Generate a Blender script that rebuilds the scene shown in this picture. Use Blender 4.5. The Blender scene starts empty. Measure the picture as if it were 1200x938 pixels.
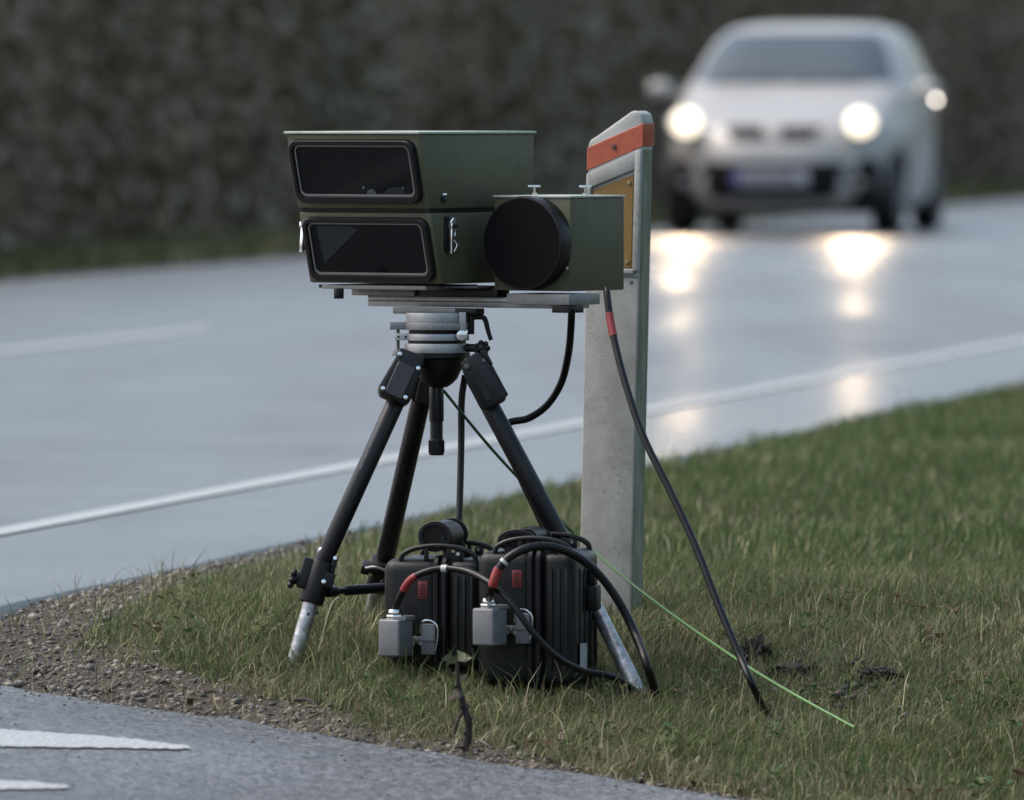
import bpy, bmesh, math, random
import numpy as np
from mathutils import Vector, Matrix, noise
R = math.radians
random.seed(7); rng = np.random.default_rng(7)
S = bpy.context.scene

# ------------------------------------------------------------------ camera
F_PX, CAM_H, HOR = 12000.0, 0.96, 110.0        # focal length in photo pixels, eye height, horizon row
PIT = math.atan((469.0 - HOR) / F_PX)
cd = bpy.data.cameras.new('camera'); cam = bpy.data.objects.new('camera', cd)
S.collection.objects.link(cam); S.camera = cam
cam.location = (0, 0, CAM_H); cam.rotation_euler = (R(90) - PIT, 0, 0)
cd.sensor_width = 36; cd.lens = 36 * F_PX / 1200.0
cd.clip_start = 0.5; cd.clip_end = 6000
cd.dof.use_dof = True; cd.dof.focus_distance = 18.62; cd.dof.aperture_fstop = 6.8
# ------------------------------------------------------------------ world, sun, exposure
W = bpy.data.worlds.new('World'); S.world = W; W.use_nodes = True
nt = W.node_tree; nt.nodes.clear()
sky = nt.nodes.new('ShaderNodeTexSky'); sky.sky_type = 'NISHITA'; sky.sun_disc = False
SUN_EL, SUN_AZ = R(56), R(-82)
sky.sun_elevation = SUN_EL; sky.sun_rotation = SUN_AZ; sky.air_density = 1.0; sky.dust_density = 5.0; sky.ozone_density = 1.0
hs = nt.nodes.new('ShaderNodeHueSaturation'); hs.inputs['Saturation'].default_value = 0.92; hs.inputs['Hue'].default_value = 0.484
bg = nt.nodes.new('ShaderNodeBackground'); bg.inputs['Strength'].default_value = 0.14
wo = nt.nodes.new('ShaderNodeOutputWorld')
nt.links.new(sky.outputs[0], hs.inputs['Color']); nt.links.new(hs.outputs[0], bg.inputs[0]); nt.links.new(bg.outputs[0], wo.inputs[0])
sd = bpy.data.lights.new('sun', 'SUN'); sd.energy = 0.6; sd.angle = R(35); sd.color = (1, 0.97, 0.93)
sun = bpy.data.objects.new('sun', sd); S.collection.objects.link(sun)
sun.rotation_euler = Vector((-math.sin(SUN_AZ) * math.cos(SUN_EL), -math.cos(SUN_AZ) * math.cos(SUN_EL), -math.sin(SUN_EL))).to_track_quat('-Z', 'Y').to_euler()
S.view_settings.view_transform = 'Standard'; S.view_settings.look = 'None'
S.view_settings.exposure = 1.0; S.view_settings.gamma = 1.0
S.render.engine = 'CYCLES'
S.cycles.use_denoising = True
S.cycles.max_bounces = 5; S.cycles.diffuse_bounces = 2; S.cycles.glossy_bounces = 3; S.cycles.transparent_max_bounces = 8
S.cycles.caustics_reflective = False; S.cycles.caustics_refractive = False

# ------------------------------------------------------------------ helpers
COL = S.collection
def P(px, py, d):
    """world point seen at photo pixel (px,py) at distance d"""
    a = (px - 600) / F_PX; b = -(py - 469) / F_PX
    return Vector((a * d, d * (math.cos(PIT) + b * math.sin(PIT)), CAM_H + d * (-math.sin(PIT) + b * math.cos(PIT))))

def link_nodes(m): return m.node_tree.nodes, m.node_tree.links
MATS = {}
def mat(name, col, rough=0.5, metal=0.0, spec=0.5, var=0.0, vscale=30, bump=0.0, bscale=200, coat=0.0, rvar=0.0, dirt=None, stretch=None, specks=None):
    if name in MATS: return MATS[name]
    m = bpy.data.materials.new(name); m.use_nodes = True; N, L = link_nodes(m)
    b = N['Principled BSDF']; b.inputs['Base Color'].default_value = (*col, 1)
    b.inputs['Roughness'].default_value = rough; b.inputs['Metallic'].default_value = metal
    b.inputs['Specular IOR Level'].default_value = spec; b.inputs['Coat Weight'].default_value = coat
    tc = N.new('ShaderNodeTexCoord'); src = tc.outputs['Object']
    if stretch:
        mp = N.new('ShaderNodeMapping'); mp.inputs['Scale'].default_value = stretch; L.new(src, mp.inputs[0]); src = mp.outputs[0]
    if var or dirt:
        n = N.new('ShaderNodeTexNoise'); n.inputs['Scale'].default_value = vscale; n.inputs['Detail'].default_value = 6; n.inputs['Roughness'].default_value = 0.65
        L.new(src, n.inputs['Vector'])
        r = N.new('ShaderNodeValToRGB'); r.color_ramp.elements[0].position = 0.3; r.color_ramp.elements[1].position = 0.7
        r.color_ramp.elements[0].color = (*[c * (1 - var) for c in col], 1) if not dirt else (*dirt, 1)
        r.color_ramp.elements[1].color = (*[min(1, c * (1 + var)) for c in col], 1)
        L.new(n.outputs['Fac'], r.inputs[0]); L.new(r.outputs[0], b.inputs['Base Color'])
    if rvar:
        n2 = N.new('ShaderNodeTexNoise'); n2.inputs['Scale'].default_value = vscale * 0.6; n2.inputs['Detail'].default_value = 5
        L.new(src, n2.inputs['Vector'])
        mr = N.new('ShaderNodeMapRange'); mr.inputs['From Min'].default_value = 0.3; mr.inputs['From Max'].default_value = 0.7
        mr.inputs['To Min'].default_value = max(0.02, rough - rvar); mr.inputs['To Max'].default_value = min(1, rough + rvar)
        L.new(n2.outputs['Fac'], mr.inputs[0]); L.new(mr.outputs[0], b.inputs['Roughness'])
    if specks:
        sc_c, sc_s, sc_t = specks
        src_s = b.inputs['Base Color'].links[0].from_socket if b.inputs['Base Color'].links else None
        na = N.new('ShaderNodeTexNoise'); na.inputs['Scale'].default_value = sc_s; na.inputs['Detail'].default_value = 8; na.inputs['Roughness'].default_value = 0.8; L.new(tc.outputs['Object'], na.inputs['Vector'])
        nb = N.new('ShaderNodeTexNoise'); nb.inputs['Scale'].default_value = sc_s / 12; L.new(tc.outputs['Object'], nb.inputs['Vector'])
        ad = N.new('ShaderNodeMath'); ad.operation = 'MULTIPLY_ADD'; ad.inputs[1].default_value = 0.35; L.new(nb.outputs['Fac'], ad.inputs[0]); L.new(na.outputs['Fac'], ad.inputs[2])
        mq = N.new('ShaderNodeMapRange'); mq.inputs['From Min'].default_value = sc_t + 0.13; mq.inputs['From Max'].default_value = sc_t + 0.26; mq.inputs['To Max'].default_value = 0.8; L.new(ad.outputs[0], mq.inputs[0])
        mz = N.new('ShaderNodeMix'); mz.data_type = 'RGBA'; L.new(mq.outputs[0], mz.inputs[0]); mz.inputs[7].default_value = (*sc_c, 1)
        if src_s: L.new(src_s, mz.inputs[6])
        else: mz.inputs[6].default_value = (*col, 1)
        L.new(mz.outputs[2], b.inputs['Base Color'])
    if bump:
        n3 = N.new('ShaderNodeTexNoise'); n3.inputs['Scale'].default_value = bscale; n3.inputs['Detail'].default_value = 3
        L.new(src, n3.inputs['Vector'])
        bp = N.new('ShaderNodeBump'); bp.inputs['Strength'].default_value = bump; bp.inputs['Distance'].default_value = 0.002
        L.new(n3.outputs['Fac'], bp.inputs['Height']); L.new(bp.outputs[0], b.inputs['Normal'])
    MATS[name] = m; return m

def emit(name, col, st):
    m = bpy.data.materials.new(name); m.use_nodes = True; N, L = link_nodes(m)
    b = N['Principled BSDF']; b.inputs['Base Color'].default_value = (0.8, 0.8, 0.8, 1)
    b.inputs['Emission Color'].default_value = (*col, 1); b.inputs['Emission Strength'].default_value = st
    return m

def tag(o, label=None, cat=None, group=None, kind=None):
    if label: o['label'] = label
    if cat: o['category'] = cat
    if group: o['group'] = group
    if kind: o['kind'] = kind
    return o
def empty(name, loc=(0, 0, 0), rot=(0, 0, 0), **k):
    o = bpy.data.objects.new(name, None); COL.objects.link(o); o.location = loc; o.rotation_euler = rot
    o.empty_display_size = 0.05
    return tag(o, **k)
def obj(name, bm, m, parent=None, smooth=True, ang=35, world=False, **k):
    """link a bmesh as one object; world=True: coordinates are world ones and the parent is unrotated"""
    if world and parent is not None:
        off = parent.location.copy(); q = parent.parent
        while q is not None: off += q.location; q = q.parent
        bmesh.ops.translate(bm, verts=bm.verts, vec=-off)
    bmesh.ops.recalc_face_normals(bm, faces=bm.faces)
    me = bpy.data.meshes.new(name); bm.to_mesh(me); bm.free()
    if smooth:
        me.polygons.foreach_set('use_smooth', [True] * len(me.polygons)); me.set_sharp_from_angle(angle=R(ang))
    for mm in (m if isinstance(m, (list, tuple)) else [m]): me.materials.append(mm)
    o = bpy.data.objects.new(name, me); COL.objects.link(o)
    if parent is not None: o.parent = parent
    return tag(o, **k)
def B(): return bmesh.new()
def xf(bm, verts, M): bmesh.ops.transform(bm, matrix=M, verts=verts)
def box(bm, a, b, bev=0.0, M=None, seg=2):
    """box from corner a to corner b"""
    t = bmesh.new(); bmesh.ops.create_cube(t, size=1)
    a, b = Vector(a), Vector(b); c = (a + b) / 2; s = b - a
    for v in t.verts: v.co = Vector((v.co.x * s.x, v.co.y * s.y, v.co.z * s.z)) + c
    if bev: bmesh.ops.bevel(t, geom=t.edges[:], offset=bev, segments=seg, affect='EDGES', profile=0.5)
    if M is not None: bmesh.ops.transform(t, matrix=M, verts=t.verts)
    merge(bm, t); return bm
def merge(bm, t):
    me = bpy.data.meshes.new('tmp'); t.to_mesh(me); t.free(); bm.from_mesh(me); bpy.data.meshes.remove(me)
def cyl(bm, p0, p1, r0, r1=None, n=24, bev=0.0):
    r1 = r0 if r1 is None else r1; p0, p1 = Vector(p0), Vector(p1); L = (p1 - p0).length
    t = bmesh.new(); bmesh.ops.create_cone(t, cap_ends=True, segments=n, radius1=r0, radius2=r1, depth=L)
    if bev:
        es = [e for e in t.edges if abs(e.verts[0].co.z - e.verts[1].co.z) < 1e-6]
        bmesh.ops.bevel(t, geom=es, offset=bev, segments=2, affect='EDGES', profile=0.5)
    q = (p1 - p0).to_track_quat('Z', 'Y').to_matrix().to_4x4()
    bmesh.ops.transform(t, matrix=Matrix.Translation((p0 + p1) / 2) @ q, verts=t.verts)
    merge(bm, t); return bm
def ball(bm, c, r, sc=(1, 1, 1), sub=3, M=None):
    t = bmesh.new(); bmesh.ops.create_icosphere(t, subdivisions=sub, radius=r)
    for v in t.verts: v.co = Vector((v.co.x * sc[0], v.co.y * sc[1], v.co.z * sc[2]))
    if M is not None: bmesh.ops.transform(t, matrix=M, verts=t.verts)
    bmesh.ops.translate(t, verts=t.verts, vec=Vector(c)); merge(bm, t); return bm
def catmull(pts, n=10):
    pts = [Vector(p) for p in pts]; q = [2 * pts[0] - pts[1]] + pts + [2 * pts[-1] - pts[-2]]; out = []
    for i in range(1, len(q) - 2):
        a, b, c, d = q[i - 1:i + 3]
        for k in range(n):
            t = k / n
            out.append(0.5 * ((2 * b) + (c - a) * t + (2 * a - 5 * b + 4 * c - d) * t * t + (3 * b - a - 3 * c + d) * t ** 3))
    out.append(pts[-1]); return out
def tube(bm, pts, r, n=12, smooth=10, rfun=None, flat=None):
    pts = catmull(pts, smooth) if smooth else [Vector(p) for p in pts]
    rings = []; up = Vector((0.13, 0.9, 0.31)).normalized()
    for i, p in enumerate(pts):
        t = (pts[min(i + 1, len(pts) - 1)] - pts[max(i - 1, 0)]).normalized()
        x = t.cross(up).normalized(); y = t.cross(x).normalized(); up = -y if y.dot(up) < 0 else y
        y = up; x = t.cross(y).normalized()
        rr = rfun(i / (len(pts) - 1)) * r if rfun else r
        rings.append([bm.verts.new(p + x * math.cos(2 * math.pi * k / n) * rr * (flat or 1) + y * math.sin(2 * math.pi * k / n) * rr) for k in range(n)])
    for a, b in zip(rings, rings[1:]):
        for k in range(n): bm.faces.new((a[k], a[(k + 1) % n], b[(k + 1) % n], b[k]))
    bm.faces.new(rings[0][::-1]); bm.faces.new(rings[-1]); return bm
def prism(bm, poly, y0, y1, bev=0.0, seg=2, M=None):
    """polygon in the xz plane pulled from y0 to y1"""
    t = bmesh.new(); a = [t.verts.new((x, y0, z)) for x, z in poly]; b = [t.verts.new((x, y1, z)) for x, z in poly]
    n = len(poly); t.faces.new(a); t.faces.new(b[::-1])
    for i in range(n): t.faces.new((a[i], b[i], b[(i + 1) % n], a[(i + 1) % n]))
    bmesh.ops.recalc_face_normals(t, faces=t.faces)
    if bev: bmesh.ops.bevel(t, geom=t.edges[:], offset=bev, segments=seg, affect='EDGES', profile=0.5)
    if M is not None: bmesh.ops.transform(t, matrix=M, verts=t.verts)
    merge(bm, t); return bm
def rrect(x0, z0, x1, z1, r, n=6):
    out = []
    for cx, cz, a0 in ((x1 - r, z1 - r, 0), (x0 + r, z1 - r, 90), (x0 + r, z0 + r, 180), (x1 - r, z0 + r, 270)):
        for k in range(n + 1):
            a = R(a0 + 90 * k / n); out.append((cx + r * math.cos(a), cz + r * math.sin(a)))
    return out
def ring_frame(bm, outer, inner, y0, y1, cham=0.0, M=None):
    """picture-frame solid between two outlines (same point count), in the xz plane; chamfered towards y0"""
    t = bmesh.new(); n = len(outer)
    cx = sum(p[0] for p in outer) / n; cz = sum(p[1] for p in outer) / n
    def sh(p, k): 
        v = Vector((p[0] - cx, p[1] - cz)); l = v.length; v = v * ((l - k) / l); return (cx + v.x, cz + v.y)
    L = [(outer, y1), (outer, y0 + cham), ([sh(p, cham) for p in outer], y0), ([sh(p, -cham) for p in inner], y0), (inner, y0 + cham * 1.5), (inner, y1)]
    rings = [[t.verts.new((x, y, z)) for x, z in o] for o, y in L]
    for a, b in zip(rings, rings[1:] + rings[:1]):
        for i in range(n): t.faces.new((a[i], a[(i + 1) % n], b[(i + 1) % n], b[i]))
    if M is not None: bmesh.ops.transform(t, matrix=M, verts=t.verts)
    merge(bm, t); return bm
def np_mesh(name, V, Fq, m, parent=None, cols=None, smooth=False, **k):
    """fast mesh from arrays; Fq: (n,3) or (n,4)"""
    me = bpy.data.meshes.new(name); nv = len(V); nf, c = Fq.shape
    me.vertices.add(nv); me.vertices.foreach_set('co', V.astype(np.float32).ravel())
    me.loops.add(nf * c); me.loops.foreach_set('vertex_index', Fq.astype(np.int32).ravel())
    me.polygons.add(nf); me.polygons.foreach_set('loop_start', np.arange(0, nf * c, c, dtype=np.int32))
    if smooth: me.polygons.foreach_set('use_smooth', np.ones(nf, dtype=bool))
    me.update(calc_edges=True); me.validate()
    if cols is not None:
        a = me.color_attributes.new('col', 'FLOAT_COLOR', 'POINT'); a.data.foreach_set('color', np.c_[cols, np.ones(nv)].astype(np.float32).ravel())
    me.materials.append(m); o = bpy.data.objects.new(name, me); COL.objects.link(o)
    if parent: o.parent = parent
    return tag(o, **k)

# ------------------------------------------------------------------ lie of the land
TH = math.atan(2135 / F_PX); SN, CS = math.sin(TH), math.cos(TH)     # the main road runs along (SN, CS)
V_EDGE, V_LINE, V_MID, V_FARLINE, V_FAR = -4.30, -5.02, -8.54, -11.35, -11.8
def uv(u, v): return (u * SN + v * CS, u * CS - v * SN)
def vnoise(x, y, sc, seed=0):
    """cheap smooth value noise, vectorised, 0..1"""
    x = np.asarray(x) * sc + seed * 17.3; y = np.asarray(y) * sc + seed * 9.1
    xi = np.floor(x); yi = np.floor(y); fx = x - xi; fy = y - yi; fx = fx * fx * (3 - 2 * fx); fy = fy * fy * (3 - 2 * fy)
    def h(a, b):
        n = np.sin(a * 127.1 + b * 311.7 + seed * 74.7) * 43758.5453; return n - np.floor(n)
    return (h(xi, yi) * (1 - fx) + h(xi + 1, yi) * fx) * (1 - fy) + (h(xi, yi + 1) * (1 - fx) + h(xi + 1, yi + 1) * fx) * fy
def fbm(x, y, sc, seed=0): return 0.5 * vnoise(x, y, sc, seed) + 0.3 * vnoise(x, y, sc * 2.1, seed + 1) + 0.2 * vnoise(x, y, sc * 4.3, seed + 2)
def sstep(a, b, x): t = np.clip((np.asarray(x) - a) / (b - a), 0, 1); return t * t * (3 - 2 * t)
def y_edge(x):                                   # kerbless rim of the side road
    x = np.asarray(x, float)
    return np.interp(x, [-60, -0.9, -0.6, -0.3, 0.0, 0.43, 1.2, 3, 60], [17.98 + 2, 17.98, 17.79, 17.60, 17.42, 17.12, 16.55, 15.0, -40]) 
def y_main(x): return (np.asarray(x, float) * CS - V_EDGE) / SN
def z_side(x, y):
    x = np.asarray(x, float); y = np.asarray(y, float)
    z = np.clip(-0.18 + 0.03 * (y - 17.4) - 0.092 * x, -0.42, 0.0)
    dm = x * CS - y * SN - V_EDGE
    return z * sstep(0.0, 0.24, dm)
def ground(x, y):
    x = np.asarray(x, float); y = np.asarray(y, float)
    v = x * CS - y * SN; dm = v - V_EDGE; de = y - y_edge(x)
    t = sstep(0, 1, de / np.interp(x, [-0.45, -0.2, 0.3], [1.55, 1.75, 2.7])); zs = z_side(x, np.minimum(y, y_edge(x)))
    z = (zs - 0.016) * (1 - t) + (-0.012) * t
    z = z + sstep(0.05, 0.6, np.minimum(dm, de)) * (0.022 * (fbm(x, y, 2.2, 3) - 0.4) + 0.012 * (fbm(x, y, 9, 5) - 0.5))
    z = z + 0.004 * (1 - sstep(0, 0.25, dm))
    z = np.where(de < 0, z_side(x, y) - 0.035, z)
    z = np.where(v < V_EDGE, -0.05, z)
    z = np.where(v < V_FAR, -0.03 + 0.10 * sstep(0.5, 7, V_FAR - v), z)
    return z
def g1(x, y): return float(ground(x, y))
def grassiness(x, y):
    """0 gravel .. 1 full sward on the verge"""
    x = np.asarray(x, float); y = np.asarray(y, float)
    dm = x * CS - y * SN - V_EDGE; de = y - y_edge(x)
    left = sstep(-0.05, -0.80, x)
    wob = 0.5 * (fbm(x, y, 2.6, 13) - 0.5)
    g = sstep(0.0, 0.22, de - 0.13 - 0.42 * left + 0.5 * wob * (0.5 + left)) * sstep(0.0, 0.07, dm - 0.035 - 0.12 * left + 0.14 * wob * (0.3 + left))
    n = fbm(x, y, 4.5, 11)
    return np.clip(g * (1.25 - 0.75 * left) - (0.75 + 0.25 * left) * (1 - sstep(0.34, 0.52, n)) * (1 - sstep(0.25, 0.8, de)) - left * 0.15, 0, 1)

def hit(px, py, lift=0.0):
    d = 16.5
    while d < 25:
        p = P(px, py, d)
        if p.z <= g1(p.x, p.y) + lift: break
        d += 0.01
    return p
# ------------------------------------------------------------------ ground sheet
def axis(dense, mid, far):
    return np.unique(np.round(np.concatenate([dense, mid, far]), 4))
xs = axis(np.arange(-1.7, 2.5, 0.03), np.concatenate([np.arange(-12, 20, 0.5)]), np.array([-3000, -1500, -700, -300, -150, -80, -50, -35, -25, -18, 26, 35, 50, 80, 150, 300, 700, 1500, 3000]))
ys = axis(np.arange(16.2, 24, 0.035), np.concatenate([np.arange(24, 45, 0.15), np.arange(-2, 16, 0.6), np.arange(45, 140, 1.5)]), np.array([-3000, -1000, -300, -100, -40, -15, -6, 160, 200, 260, 400, 700, 1500, 3000]))
X, Y = np.meshgrid(xs, ys); Z = ground(X, Y)
nx, ny = len(xs), len(ys); idx = np.arange(nx * ny).reshape(ny, nx)
Fq = np.stack([idx[:-1, :-1], idx[:-1, 1:], idx[1:, 1:], idx[1:, :-1]], -1).reshape(-1, 4)
gm = grassiness(X, Y).ravel(); farv = ((X * CS - Y * SN) < V_FAR).ravel(); gm = np.where(farv, 1.0, gm)
mg = bpy.data.materials.new('soil_and_sward'); mg.use_nodes = True; N, L = link_nodes(mg); b = N['Principled BSDF']
tc = N.new('ShaderNodeTexCoord'); va = N.new('ShaderNodeVertexColor'); va.layer_name = 'col'
def nz(N, L, tc, sc, det=6, ro=0.6):
    n = N.new('ShaderNodeTexNoise'); n.inputs['Scale'].default_value = sc; n.inputs['Detail'].default_value = det; n.inputs['Roughness'].default_value = ro
    L.new(tc.outputs['Object'], n.inputs['Vector']); return n
def ramp(N, L, src, stops):
    r = N.new('ShaderNodeValToRGB'); e = r.color_ramp.elements
    e[0].position, e[0].color = stops[0][0], (*stops[0][1], 1); e[1].position, e[1].color = stops[-1][0], (*stops[-1][1], 1)
    for p, c in stops[1:-1]: q = e.new(p); q.color = (*c, 1)
    L.new(src, r.inputs[0]); return r
n1 = nz(N, L, tc, 90); n2 = nz(N, L, tc, 3.0)
r1 = ramp(N, L, n1.outputs['Fac'], [(0.3, (0.025, 0.021, 0.017)), (0.5, (0.058, 0.049, 0.039)), (0.7, (0.12, 0.105, 0.085))])
r2 = ramp(N, L, n2.outputs['Fac'], [(0.3, (0.045, 0.05, 0.022)), (0.5, (0.06, 0.062, 0.03)), (0.7, (0.085, 0.075, 0.04))])
sp = N.new('ShaderNodeSeparateColor'); L.new(va.outputs[0], sp.inputs[0])
mx = N.new('ShaderNodeMix'); mx.data_type = 'RGBA'; L.new(sp.outputs[0], mx.inputs[0]); L.new(r1.outputs[0], mx.inputs[6]); L.new(r2.outputs[0], mx.inputs[7])
L.new(mx.outputs[2], b.inputs['Base Color']); b.inputs['Roughness'].default_value = 0.85; b.inputs['Specular IOR Level'].default_value = 0.25
bp = N.new('ShaderNodeBump'); bp.inputs['Strength'].default_value = 0.9; bp.inputs['Distance'].default_value = 0.012
L.new(n1.outputs['Fac'], bp.inputs['Height']); L.new(bp.outputs[0], b.inputs['Normal'])
np_mesh('ground', np.c_[X.ravel(), Y.ravel(), Z.ravel()], Fq, mg, cols=np.stack([gm] * 3, -1), smooth=True, kind='structure')

# ------------------------------------------------------------------ asphalt
def asphalt(name, base, rough, main):
    m = bpy.data.materials.new(name); m.use_nodes = True; N, L = link_nodes(m); b = N['Principled BSDF']
    tc = N.new('ShaderNodeTexCoord')
    vo = N.new('ShaderNodeTexVoronoi'); vo.inputs['Scale'].default_value = 110; L.new(tc.outputs['Object'], vo.inputs['Vector'])
    n1 = nz(N, L, tc, 260 if main else 150, 4, 0.75); n2 = nz(N, L, tc, 1.1, 5)
    r = ramp(N, L, n1.outputs['Fac'], [(0.3, tuple(c * 0.30 for c in base)), (0.5, base), (0.70, tuple(c * 3.0 for c in base))])
    r2 = ramp(N, L, n2.outputs['Fac'], [(0.3, (0.75,) * 3), (0.7, (1.2,) * 3)])
    mu = N.new('ShaderNodeMix'); mu.data_type = 'RGBA'; mu.blend_type = 'MULTIPLY'; mu.inputs[0].default_value = 1
    if not main:      # single stones of the aggregate
        sv = N.new('ShaderNodeSeparateColor'); L.new(vo.outputs['Color'], sv.inputs[0]); vr = N.new('ShaderNodeMapRange'); vr.inputs['To Min'].default_value = 0.25; vr.inputs['To Max'].default_value = 2.4; L.new(sv.outputs[0], vr.inputs[0])
        mw = N.new('ShaderNodeMix'); mw.data_type = 'RGBA'; mw.blend_type = 'MULTIPLY'; mw.inputs[0].default_value = 1; L.new(r.outputs[0], mw.inputs[6]); L.new(vr.outputs[0], mw.inputs[7]); r = mw
    L.new(r.outputs[2 if not main else 0], mu.inputs[6]); L.new(r2.outputs[0], mu.inputs[7]); L.new(mu.outputs[2], b.inputs['Base Color'])
    # wetness: long streaks along the road
    mp = N.new('ShaderNodeMapping'); mp.vector_type = 'POINT'; mp.inputs['Rotation'].default_value = (0, 0, TH)
    mp.inputs['Scale'].default_value = (1.6, 0.10, 1) if main else (1.2, 1.2, 1); L.new(tc.outputs['Object'], mp.inputs[0])
    ns = N.new('ShaderNodeTexNoise'); ns.inputs['Scale'].default_value = 1.0; ns.inputs['Detail'].default_value = 4; L.new(mp.outputs[0], ns.inputs['Vector'])
    mr = N.new('ShaderNodeMapRange'); mr.inputs['From Min'].default_value = 0.32; mr.inputs['From Max'].default_value = 0.68
    mr.inputs['To Min'].default_value = rough - 0.12; mr.inputs['To Max'].default_value = rough + 0.13; L.new(ns.outputs['Fac'], mr.inputs[0])
    if main:
        # smoother, wetter bands: the crown joint and the shoulder by the edge line
        dp = N.new('ShaderNodeVectorMath'); dp.operation = 'DOT_PRODUCT'; dp.inputs[1].default_value = (CS, -SN, 0); L.new(tc.outputs['Object'], dp.inputs[0])
        rr = ramp(N, L, None, [(0, (1,) * 3), (1, (1,) * 3)]) if False else None
        mv = N.new('ShaderNodeMapRange'); mv.inputs['From Min'].default_value = -12.4; mv.inputs['From Max'].default_value = -4.3; L.new(dp.outputs['Value'], mv.inputs[0])
        cr = N.new('ShaderNodeValToRGB'); e = cr.color_ramp.elements; L.new(mv.outputs[0], cr.inputs[0])
        f = lambda v: (v + 12.4) / 8.1
        stops = [(f(-9.9), 1.0), (f(-8.9), 0.72), (f(-8.3), 0.72), (f(-7.7), 0.92), (f(-6.9), 0.80), (f(-6.2), 0.95), (f(-5.3), 0.92), (f(-4.95), 0.58), (f(-4.4), 0.58)]
        e[0].position, e[0].color = stops[0][0], (stops[0][1],) * 3 + (1,); e[1].position, e[1].color = stops[-1][0], (stops[-1][1],) * 3 + (1,)
        for p, c in stops[1:-1]: q = e.new(p); q.color = (c, c, c, 1)
        mm = N.new('ShaderNodeMath'); mm.operation = 'MULTIPLY'; L.new(mr.outputs[0], mm.inputs[0]); L.new(cr.outputs[0], mm.inputs[1])
        L.new(mm.outputs[0], b.inputs['Roughness'])
    else: L.new(mr.outputs[0], b.inputs['Roughness'])
    b.inputs['Specular IOR Level'].default_value = 0.8 if main else 0.42
    bp = N.new('ShaderNodeBump'); bp.inputs['Strength'].default_value = 0.4 if main else 1.0; bp.inputs['Distance'].default_value = 0.003 if main else 0.005
    L.new((n1.outputs['Fac'] if main else sv.outputs[1]), bp.inputs['Height']); L.new(bp.outputs[0], b.inputs['Normal'])
    return m
m_main = asphalt('wet_asphalt', (0.085, 0.089, 0.094), 0.40, True)
m_side = asphalt('damp_asphalt', (0.055, 0.058, 0.062), 0.52, False)
us = np.unique(np.concatenate([np.arange(-200, 10, 10.0), np.arange(10, 45, 0.06), np.arange(45, 160, 1.0), np.arange(160, 3000, 60.0)]))
vs = [V_FAR, -11.0, -9.5, -8.0, -6.5, -5.2, -4.6]
V = []; rows = []
for u in us:
    e = V_EDGE + 0.030 * (float(vnoise(u, 0, 1.3, 2)) - 0.5) + 0.016 * (float(vnoise(u, 0, 7, 4)) - 0.5)
    x, y = uv(u, V_FAR); r_ = [(x, y, -0.06)]
    for v in vs + [e - 0.012]: x, y = uv(u, v); r_.append((x, y, 0.0))
    x, y = uv(u, e); r_.append((x, y, -0.002)); x, y = uv(u, e + 0.003); r_.append((x, y, -0.07))
    rows.append(r_)
V = np.array(rows); nr, nc = V.shape[:2]; idx = np.arange(nr * nc).reshape(nr, nc)
Fq = np.stack([idx[:-1, :-1], idx[:-1, 1:], idx[1:, 1:], idx[1:, :-1]], -1).reshape(-1, 4)[:, ::-1]
np_mesh('main_road', V.reshape(-1, 3), Fq, m_main, kind='structure', label='wet grey two-lane main road running behind the tripod')
# side road
xsr = np.unique(np.concatenate([np.arange(-6, -1.6, 0.2), np.arange(-1.6, 2.4, 0.03), np.arange(2.4, 14, 0.4)])); rows = []
for x in xsr:
    top = min(float(y_edge(x)), float(y_main(x)) - 0.01) + 0.10 * (float(vnoise(x, 0, 3, 8)) - 0.5) + 0.07 * (float(vnoise(x, 0, 14, 9)) - 0.5)
    col = []
    for k in range(26):
        y = top - 9.0 * (k / 25) ** 2.2; col.append((x, y, float(z_side(x, y))))
    rows.append([(x, top + 0.012, float(z_side(x, top)) - 0.06), (x, top, float(z_side(x, top)) - 0.006)] + col[1:])
V = np.array(rows); nr, nc = V.shape[:2]; idx = np.arange(nr * nc).reshape(nr, nc)
Fq = np.stack([idx[:-1, :-1], idx[:-1, 1:], idx[1:, 1:], idx[1:, :-1]], -1).reshape(-1, 4)
np_mesh('side_road', V.reshape(-1, 3), Fq, m_side, smooth=True, kind='structure', label='damp grey side road in the foreground')
# painted markings
mp_ = mat('road_paint', (0.36, 0.365, 0.36), 0.36, var=0.15, vscale=170, bump=0.6, bscale=260, dirt=(0.10, 0.105, 0.11))
for n_ in mp_.node_tree.nodes:
    if n_.type == 'VALTORGB': n_.color_ramp.elements[0].position = 0.38; n_.color_ramp.elements[1].position = 0.52
def strip(name, v0, v1, segs, z=0.004, **k):
    bm = B()
    for u0, u1 in segs:
        n = max(1, int((u1 - u0) / 0.25)) if u1 - u0 < 60 else 200
        prev = None
        for i in range(n + 1):
            u = u0 + (u1 - u0) * i / n; w = 0.008 * (float(vnoise(u, v0, 2.0, 6)) - 0.5)
            a = bm.verts.new((*uv(u, v0 + w), z)); c = bm.verts.new((*uv(u, v1 - w), z))
            if prev: bm.faces.new((prev[0], prev[1], c, a))
            prev = (a, c)
    return obj(name, bm, mp_, kind='structure', **k)
strip('edge_line', V_LINE - 0.045, V_LINE + 0.045, [(0, 400)], label='white near edge line of the main road')
strip('far_edge_line', V_FARLINE - 0.075, V_FARLINE + 0.075, [(0, 400)], label='white far edge line of the main road')
strip('centre_line', V_MID - 0.06, V_MID + 0.06, [(36 + 20 * k, 41 + 20 * k) for k in range(-1, 12)], label='broken white centre line of the main road')
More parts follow.
